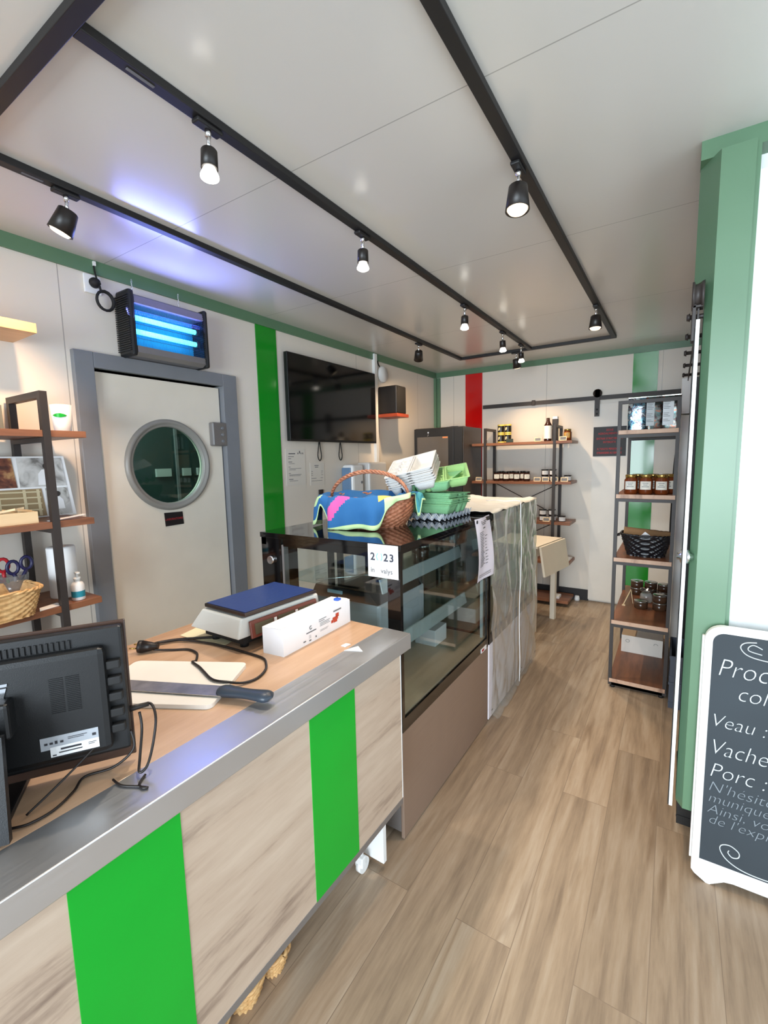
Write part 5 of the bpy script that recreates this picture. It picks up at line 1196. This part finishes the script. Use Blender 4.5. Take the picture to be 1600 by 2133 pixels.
for z in (1.89, 1.93): mb.cyl((-0.67, YB - 0.034, z), (-0.67, YB - 0.062, z), 0.009, seg=10)
build('bolt', mb, m_rubber, hg)
tag(build('wall_stripe', bx(-0.378, -0.176, YB - 0.006, YB - 0.001, 2.0, 2.424), m_wallgreen), 'glossy green vertical stripe on the back wall above the sliding door rail', 'wall panel')
dsn = thing('warning_sign', 'black notice with red capital lettering on the white sliding door', 'sign', (-0.55, YB - 0.036, 1.62))
build('plate', bx(-0.696, -0.408, YB - 0.040, YB - 0.0355, 1.478, 1.762), m_signblk, dsn)
for i, (s_, z) in enumerate((('ZONE', 1.722), ('AGROALIMENTAIRE', 1.688), ('ENTREE STRICTEMENT', 1.640), ('INTERDITE', 1.605), ('A TOUTE PERSONNE', 1.540), ('ETRANGERE AU SERVICE', 1.502))):
    text('lettering', s_, 0.026, m_redtext, dsn, (-0.552, YB - 0.0402, z), (1, 0, 0), (0, 0, 1), 'CENTER', squash=0.88 if len(s_) < 19 else 0.76, bold=0.0006)
tag(build('floor_stop', MB().lathe((-0.80, 4.90, 0), [(0.026, 0), (0.026, 0.02), (0.020, 0.05), (0, 0.052)], 18), m_white), 'small white door stop on the floor by the sliding door', 'door stop')
tag(build('wall_hinge', bx(-0.15, 0.10, 4.88, 4.91, 1.93, 1.99), m_plainwall), 'white fitting on the sliding door behind the right shelving unit', 'fitting')
bpy.data.objects.remove(bpy.data.objects['wall_hinge'])
# folding table
ft = thing('folding_table', 'cream drop leaf folding table between wrapped case and back shelf', 'table', (-1.1, 4.05, 0))
TZ = 0.755
c1, c2 = Vector((-0.838, 4.27, 0)), Vector((-0.926, 3.755, 0)); ed = (c1 - c2).normalized(); inn = Vector((-ed.y, ed.x, 0))
m_cream = mat('cream_table_top', rgb(228, 216, 196), 0.4)
quadslab([tuple((c2)[:2]), tuple(c1[:2]), tuple((c1 + inn * 0.5)[:2]), tuple((c2 + inn * 0.5)[:2])], TZ - 0.022, TZ, m_cream, 'tabletop', ft, 0.002)
out = -inn
a = c2 + out * 0.012 + Vector((0, 0, TZ - 0.004)); b = c1 + out * 0.012 + Vector((0, 0, TZ - 0.004))
dnv = Vector((0, 0, -0.245)) + out * 0.04
build('drop_leaf', MB().prism([a, b, b + dnv, a + dnv], out * 0.018), m_cream, ft)
for p in (c1 - ed * 0.05 + inn * 0.05, c2 + ed * 0.05 + inn * 0.05, c1 - ed * 0.05 + inn * 0.45, c2 + ed * 0.05 + inn * 0.45):
    build('leg', MB().obox((p.x, p.y, (TZ - 0.022) / 2), ed * 0.021, inn * 0.021, (0, 0, (TZ - 0.024) / 2)), m_cream, ft)
build('apron', MB().obox(((c1 + c2) / 2 + inn * 0.04 + Vector((0, 0, TZ - 0.062))), ed * 0.20, inn * 0.009, (0, 0, 0.038)), m_cream, ft)

# ================================================================== RIGHT UNIT ITEMS
R1, R2, R3, R4, R5 = [z + 0.0005 for z in zsR]
def bag(x, lab, fm, rz=0.0, w=0.098, h=0.190):
    t = thing('foil_pouch', lab, 'pouch', (x, 3.19, R1), rz, 'glossy printed pouches on the right unit')
    def f(u, v):
        a = 2 * PI * u; c, s_ = supr(a, 4.5); k = 1.0 - 0.10 * max(0, v - 0.8) * 5 * 0.5
        dep = 0.032 * (1 - 0.45 * max(0, (v - 0.75) / 0.25)); 
        return Vector((w / 2 * c * (1 - 0.02 * math.sin(v * 9)), dep * s_ + 0.002 * noise.noise(Vector((u * 9, v * 7, x * 9))), h * v))
    mb = MB(); mb.grid(f, 40, 18, cu=True)
    for v in (0, 1): fc = mb.bm.faces.new([mb.bm.verts.new(f(i / 40, v)) for i in range(40)])
    build('pouch', mb, fm, t, world=False)
    mb = MB(); mb.box(-w / 2 + 0.002, w / 2 - 0.002, -0.0185, 0.0185, h - 0.001, h + 0.004)
    build('silver_seal', mb, m_silver, t, world=False)
    return t
m_foilA = blot('colourful_foil', [rgb(20, 40, 66), rgb(120, 170, 190), rgb(70, 30, 40), rgb(196, 214, 220)], 26)
m_foilB = blot('dark_foil', [rgb(40, 24, 26), rgb(70, 60, 54), rgb(56, 90, 90), rgb(110, 60, 40)], 34)
for m_ in (m_foilA, m_foilB): m_.node_tree.nodes['Principled BSDF'].inputs['Metallic'].default_value = 0.6; m_.node_tree.nodes['Principled BSDF'].inputs['Roughness'].default_value = 0.2
bag(-0.212, 'glossy blue and red printed pouch, left on the right unit top shelf', m_foilA)
p2_ = bag(-0.120, 'glossy dark printed pouch with grey text panel, middle of the top shelf', m_foilB, 0.12)
build('text_panel', bx(-0.046, -0.004, -0.036, -0.0325, 0.02, 0.175), mat('grey_text_panel', rgb(176, 184, 186), 0.4), p2_, world=False)
p3_ = bag(-0.036, 'glossy dark printed pouch with pale text panel, right on the top shelf', m_foilB, -0.05)
tp = build('text_panel', bx(-0.040, 0.014, -0.036, -0.0325, 0.02, 0.175), mat('pale_text_panel', rgb(206, 212, 214), 0.4), p3_, world=False)
for p, x0 in ((p2_, -0.043), (p3_, -0.037)):
    mb = MB(); bars(mb, (0, -0.0365, 0), (1, 0, 0), (0, 0, 1), [(x0, 0.16 - 0.009 * k, 0.034 * (0.7 + 0.3 * ((k * 5) % 3) / 2), 0.0025) for k in range(14) if k not in (6, 7, 11)])
    build('print', mb, m_ink, p, world=False)
GH = 'amber honey jars on the second shelf of the right unit'
h0 = jar('honey_jar', 0.037, 0.118, m_honey, m_gold, (-0.228, 3.175, R2), 'amber honey jar, left of the front row on the right unit', group=GH, label_col=m_label, la=(-2.45, 1.7), lh=(0.24, 0.66))
for x, nm in ((-0.148, 'middle'), (-0.066, 'right')): dup(h0, (x, 3.175, R2), 'amber honey jar, %s of the front row on the right unit' % nm)
for x, nm in ((-0.198, 'left'), (-0.116, 'middle'), (-0.036, 'right')): dup(h0, (x, 3.27, R2), 'amber honey jar, %s of the back row on the right unit' % nm)
bb_ = rect_basket('black woven basket on the third shelf of the right unit', (-0.138, 3.29, R3), 0.0, 0.142, 0.12, 0.135, m_blkwick, n=3.0, base=0.72, st=32, rows=8, amp=0.005, name='black_basket')
build('side_handle', MB().tube([(-0.145, 0.03, 0.125), (-0.168, 0.02, 0.115), (-0.175, -0.01, 0.095), (-0.168, -0.04, 0.115), (-0.145, -0.05, 0.125)], 0.005, sub=4), m_blkwick, bb_, world=False)
tag(build('kraft_bag', MB().grid(lambda u, v: Vector((-0.265 + 0.26 * u, 3.25 + 0.14 * v, R3 + 0.115 + 0.055 * math.sin(PI * min(1, v * 1.2)) * (1 - 0.35 * u) + 0.006 * noise.noise(Vector((u * 6, v * 6, 4))))), 18, 12), mat('kraft_paper', rgb(150, 116, 80), 0.9), solid=0.002), 'brown kraft paper lying over the back of the black basket', 'paper bag')
tag(build('white_slip', MB().prism([(-0.17, 3.20, R3 + 0.128), (-0.10, 3.20, R3 + 0.128), (-0.142, 3.215, R3 + 0.158)], (0, 0.002, 0)), m_paper), 'white paper corner poking out of the black basket', 'paper')
GP = 'flat preserve jars with silver lids on the right unit'
q0 = jar('preserve_tub', 0.041, 0.052, m_pate, m_silver, (-0.205, 3.80, R4), 'flat preserve jar, bottom of the rear left pair on the fourth shelf', group=GP, lid_r=0.042)
for x, y, z, lb in ((-0.205, 3.80, R4 + 0.0525, 'top of the rear left pair'), (-0.115, 3.80, R4, 'bottom of the rear middle pair'), (-0.115, 3.80, R4 + 0.0525, 'top of the rear middle pair'), (-0.030, 3.77, R4, 'bottom of the rear right pair'), (-0.030, 3.77, R4 + 0.0525, 'top of the rear right pair'), (-0.050, 3.47, R4, 'bottom of the front right pair'), (-0.050, 3.47, R4 + 0.0525, 'top of the front right pair'), (-0.158, 3.46, R4, 'single one at the front middle')):
    dup(q0, (x, y, z), 'flat preserve jar, %s, fourth shelf' % lb)
gj = thing('glass_pot', 'clear glass jar with crinkled top between the preserve jars', 'jar', (-0.135, 3.63, R4))
build('pot', MB().lathe((-0.135, 3.63, R4), [(0, 0), (0.036, 0), (0.040, 0.01), (0.038, 0.05), (0.028, 0.062)], 22), glass('thin_jar_glass', (0.8, 0.8, 0.78), 2.0, 0.05, milk=0.25), gj)
build('crinkled_top', MB().grid(lambda u, v: Vector((-0.135 + (0.02 + 0.025 * v) * math.cos(2 * PI * u), 3.63 + (0.02 + 0.025 * v) * math.sin(2 * PI * u), R4 + 0.066 + 0.02 * v + 0.006 * math.sin(12 * PI * u) * v)), 48, 3, cu=True), m_silver, gj, solid=0.001)
es = thing('mini_easel', 'tiny folded wooden easel on the fourth shelf of the right unit', 'easel', (-0.25, 3.50, R4))
mb = MB(); mb.tube([(-0.265, 3.46, R4 + 0.004), (-0.225, 3.53, R4 + 0.10)], 0.0035, seg=6).tube([(-0.21, 3.52, R4 + 0.004), (-0.225, 3.53, R4 + 0.10)], 0.0025, seg=6).box(-0.272, -0.252, 3.452, 3.462, R4, R4 + 0.008)
build('legs', mb, m_palewood, es)
wbx = thing('white_carton', 'white cardboard box on the bottom shelf of the right unit', 'box', (-0.15, 3.70, R5))
build('carton', bx(-0.278, -0.020, 3.605, 3.90, R5, R5 + 0.125, bevel=0.001), mat('off_white_card', rgb(222, 214, 204), 0.7), wbx)
build('taped_flap', bx(-0.277, -0.185, 3.606, 3.899, R5 + 0.1255, R5 + 0.1265), mat('tan_flap', rgb(180, 152, 122), 0.7), wbx)
mb = MB()
for cx in (-0.238, -0.062): mb.tube([(cx + 0.012 * math.cos(a), 3.6035, R5 + 0.086 + 0.010 * math.sin(a)) for a in [2 * PI * i / 14 for i in range(14 if cx < -0.1 else 9)]], 0.0012, seg=5, closed=cx < -0.1)
build('printed_ring', mb, m_ink, wbx)

# ================================================================== RIGHT EDGE: fridge, sliding door, column, chalk board
wf = thing('white_fridge', 'tall white fridge with dark body squeezed behind the right shelving unit', 'fridge', (0.3, 4.4, 0))
build('upper_door', bx(0.010, 0.068, 4.10, 4.90, 1.784, 2.045, bevel=0.004), m_white, wf)
build('main_door', bx(0.016, 0.072, 4.10, 4.90, 0.035, 1.776, bevel=0.004), m_white, wf)
build('cabinet', bx(0.073, 0.70, 4.10, 4.90, 0.012, 2.045), m_black, wf)
build('handle', MB().tube([(0.014, 4.14, 1.60), (-0.008, 4.13, 1.45), (-0.014, 4.13, 1.1), (-0.012, 4.13, 0.85), (0.014, 4.14, 0.70)], 0.006, sub=6), m_rubber, wf)
build('plinth', bx(0.09, 0.68, 4.12, 4.88, 0.0, 0.0125), m_rubber, wf)
sd2 = thing('sliding_door', 'white sliding door seen edge on beside the green column', 'sliding door', (0.046, 2.6, 0))
build('door_panel', MB().prism([(0.034, 1.835, 0.215), (0.0445, 1.835, 0.215), (0.0625, 2.79, 0.215), (0.052, 2.79, 0.215)], (0, 0, 1.71)), m_plainwall, sd2)
build('edge_strip', bx(0.0305, 0.0338, 1.838, 1.86, 0.215, 1.90), m_rubber, sd2)  # narrow black strip along the near edge of the door panel
lk = build('lock_rose', MB().lathe((0.035, 1.862, 1.14), [(0.024, 0.0), (0.024, -0.006), (0.012, -0.010), (0.012, -0.018), (0, -0.018)], 20, axis=(1, 0, 0)).lathe((0.046, 1.862, 1.14), [(0.024, 0.0), (0.024, 0.006), (0.012, 0.010), (0.012, 0.020), (0, 0.020)], 20, axis=(1, 0, 0)), m_chrome, sd2)
mb = MB(); mb.box(0.022, 0.0335, 1.840, 1.885, 1.86, 1.975, bevel=0.002).box(0.022, 0.050, 1.840, 1.885, 1.965, 1.971)
mb.lathe((0.026, 1.862, 2.005), [(0.0, 0), (0.014, 0), (0.014, -0.006), (0.044, -0.006), (0.044, 0.0), (0.036, 0.002), (0.036, 0.018), (0.044, 0.020), (0.044, 0.026), (0.0, 0.026)], 28, axis=(1, 0, 0))
build('roller_hanger', mb, m_dark, sd2)
rl2 = thing('sliding_door_rail', 'black rail with standoffs and rollers running beside the green column', 'rail', (0.046, 3.0, 2.02))
build('bar', bx(0.037, 0.042, 1.86, 3.38, 1.930, 1.966), m_dark, rl2)
for y in (1.895, 2.20, 2.55, 2.90, 3.25):
    build('standoff', MB().cyl((0.016, y, 1.948), (0.138 if y > 2 else 0.08, y, 1.948), 0.008, seg=12).cyl((0.008, y, 1.948), (0.018, y, 1.948), 0.010, 0.014, seg=12), m_dark, rl2)
# crates behind the shelf and column
def crate(lab, x0, x1, y0, y1, z0, z1, m):
    t = thing('plastic_crate', lab, 'crate', ((x0 + x1) / 2, (y0 + y1) / 2, z0))
    w = 0.006; mb = MB(); mb.box(x0, x1, y0, y1, z0, z0 + w).box(x0, x0 + w, y0, y1, z0 + w, z1).box(x1 - w, x1, y0, y1, z0 + w, z1).box(x0 + w, x1 - w, y0, y0 + w, z0 + w, z1).box(x0 + w, x1 - w, y1 - w, y1, z0 + w, z1)
    build('walls', mb, m, t)
    mb = MB(); mb.box(x0 - 0.004, x1 + 0.004, y0 - 0.004, y0 + 0.002, z1 - 0.016, z1).box(x0 - 0.004, x0, y0, y1, z1 - 0.016, z1).box(x0 - 0.002, x1 + 0.002, y0 - 0.003, y0, z0 + 0.03, z0 + 0.038)
    build('rim', mb, m, t); return t
m_cr = mat('blue_grey_crate', rgb(66, 74, 88), 0.5)
crate('blue grey crate on the floor beside the foot of the right unit, lowest', 0.024, 0.13, 3.02, 3.35, 0.0, 0.16, m_cr)
crate('blue grey crate beside the right unit, upper one of two', 0.024, 0.13, 3.02, 3.35, 0.1605, 0.32, m_cr)
crate('black crate on the floor behind the chalk board', 0.066, 0.168, 2.046, 2.33, 0.0, 0.145, m_black)
tag(build('cardboard_box', bx(0.066, 0.160, 2.075, 2.30, 0.146, 0.44, bevel=0.004), mat('brown_cardboard', rgb(176, 140, 98), 0.8)), 'brown cardboard box standing on the black crate behind the green column', 'box')

cbd = thing('chalkboard_sign', 'white framed standing chalk board with French chalk writing', 'sign board', (0.42, 1.78, 0))
TH = 0.018
def cbp(x, z, d=0.0): return Vector((x, 1.79 + TH * z / 1.0 + d, z))
W0, W1, ZB_, ZT_ = 0.109, 0.79, 0.0, 0.925
def cpl(pts, d, off, name, m, par=cbd):
    return build(name, MB().prism([cbp(x, z, d) for x, z in pts], (0, off, 0)), m, par)
def arc(cx, cz, r, a0, a1, n=8): return [(cx + r * math.cos(a0 + (a1 - a0) * i / n), cz + r * math.sin(a0 + (a1 - a0) * i / n)) for i in range(n + 1)]
outl = [(W0, 0.035), (W0 + 0.01, 0.022), (W0 + 0.045, 0.0), (W0 + 0.055, 0.0), (W0 + 0.095, 0.028), (W0 + 0.12, 0.033), (W1 - 0.12, 0.033), (W1 - 0.095, 0.028), (W1 - 0.055, 0.0), (W1 - 0.045, 0.0), (W1, 0.035)] + arc(W1 - 0.05, ZT_ - 0.05, 0.05, 0, PI / 2) + arc(W0 + 0.05, ZT_ - 0.05, 0.05, PI / 2, PI)
cpl(outl, 0, 0.022, 'frame', m_white)
cpl([(W0 + 0.022, 0.085), (W1 - 0.022, 0.085)] + arc(W1 - 0.055, ZT_ - 0.055, 0.033, 0, PI / 2) + arc(W0 + 0.055, ZT_ - 0.055, 0.033, PI / 2, PI), -0.0015, 0.0013, 'slate', m_chalk)
cpl([(W0 - 0.006, 0.06), (W1 + 0.006, 0.06), (W1 + 0.006, 0.88), (W0 - 0.006, 0.88)], 0.0235, 0.012, 'rear_panel', m_white)
xd_, yd_ = (1, 0, 0), (0, TH, 1)
def chalk(s_, x, z, size, m, sq=1.0): 
    return text('chalk_writing', s_, size, m, cbd, cbp(x, z, -0.0022), xd_, yd_, squash=sq, shear=0.25, bold=-0.0016 * size / 0.08)
chalk('Proch', W0 + 0.036, 0.760, 0.088, m_chalkwrite, 0.80)
chalk('colis', W0 + 0.092, 0.686, 0.076, m_chalkwrite, 0.85)
chalk('Veau : S', W0 + 0.026, 0.580, 0.066, m_chalkwrite, 0.9)
chalk('Vache, ', W0 + 0.028, 0.482, 0.078, m_chalkwrite, 0.82)
chalk('Porc : J', W0 + 0.032, 0.400, 0.075, m_chalkwrite, 0.85)
chalk("N'hésitez", W0 + 0.032, 0.348, 0.052, m_chalkfaint, 1.0)
chalk('muniquer', W0 + 0.034, 0.308, 0.048, m_chalkfaint, 1.0)
chalk('Ainsi, vous', W0 + 0.034, 0.268, 0.048, m_chalkfaint, 1.0)
chalk("de l'exploit", W0 + 0.038, 0.230, 0.048, m_chalkfaint, 1.0)
def stroke(P, r, m=m_chalkwrite):
    return build('chalk_flourish', MB().tube([cbp(x, z * 0.962, -0.0022) for x, z in P], r, seg=5, sub=5), m, cbd)
stroke([(W0 + 0.150, 0.905), (W0 + 0.128, 0.915), (W0 + 0.115, 0.905), (W0 + 0.118, 0.893), (W0 + 0.15, 0.886)], 0.0016)
stroke([(W0 + 0.135, 0.925), (W0 + 0.105, 0.918), (W0 + 0.095, 0.900), (W0 + 0.112, 0.878), (W0 + 0.15, 0.868), (W0 + 0.21, 0.868), (W0 + 0.30, 0.885), (W0 + 0.33, 0.915)], 0.0018)
stroke([(W0 + 0.102, 0.158), (W0 + 0.100, 0.148), (W0 + 0.112, 0.136), (W0 + 0.128, 0.143), (W0 + 0.128, 0.162), (W0 + 0.105, 0.177), (W0 + 0.082, 0.170), (W0 + 0.078, 0.150), (W0 + 0.098, 0.120), (W0 + 0.14, 0.100), (W0 + 0.20, 0.096), (W0 + 0.28, 0.105)], 0.0018)

# ================================================================== BASKETS UNDER THE COUNTER
for i, (x, y, r, h, lb) in enumerate(((-0.945, 0.800, 0.048, 0.070, 'far one'), (-0.957, 0.700, 0.062, 0.085, 'middle one'), (-0.965, 0.565, 0.078, 0.095, 'near one'))):
    t = thing('straw_basket', 'golden straw basket on the floor under the counter, %s of three' % lb, 'basket', (x, y, 0), 0.3 * i, 'straw baskets under the counter')
    build('woven_body', wicker_mesh(r, r, h, base=0.6, n=2.0, stakes=30, rows=9, amp=0.0028, belly=0.08), m_willow, t, world=False)
    build('rim', rim_mesh(r, r, h, 0.0055, 2.0, 12), m_willow, t, world=False)
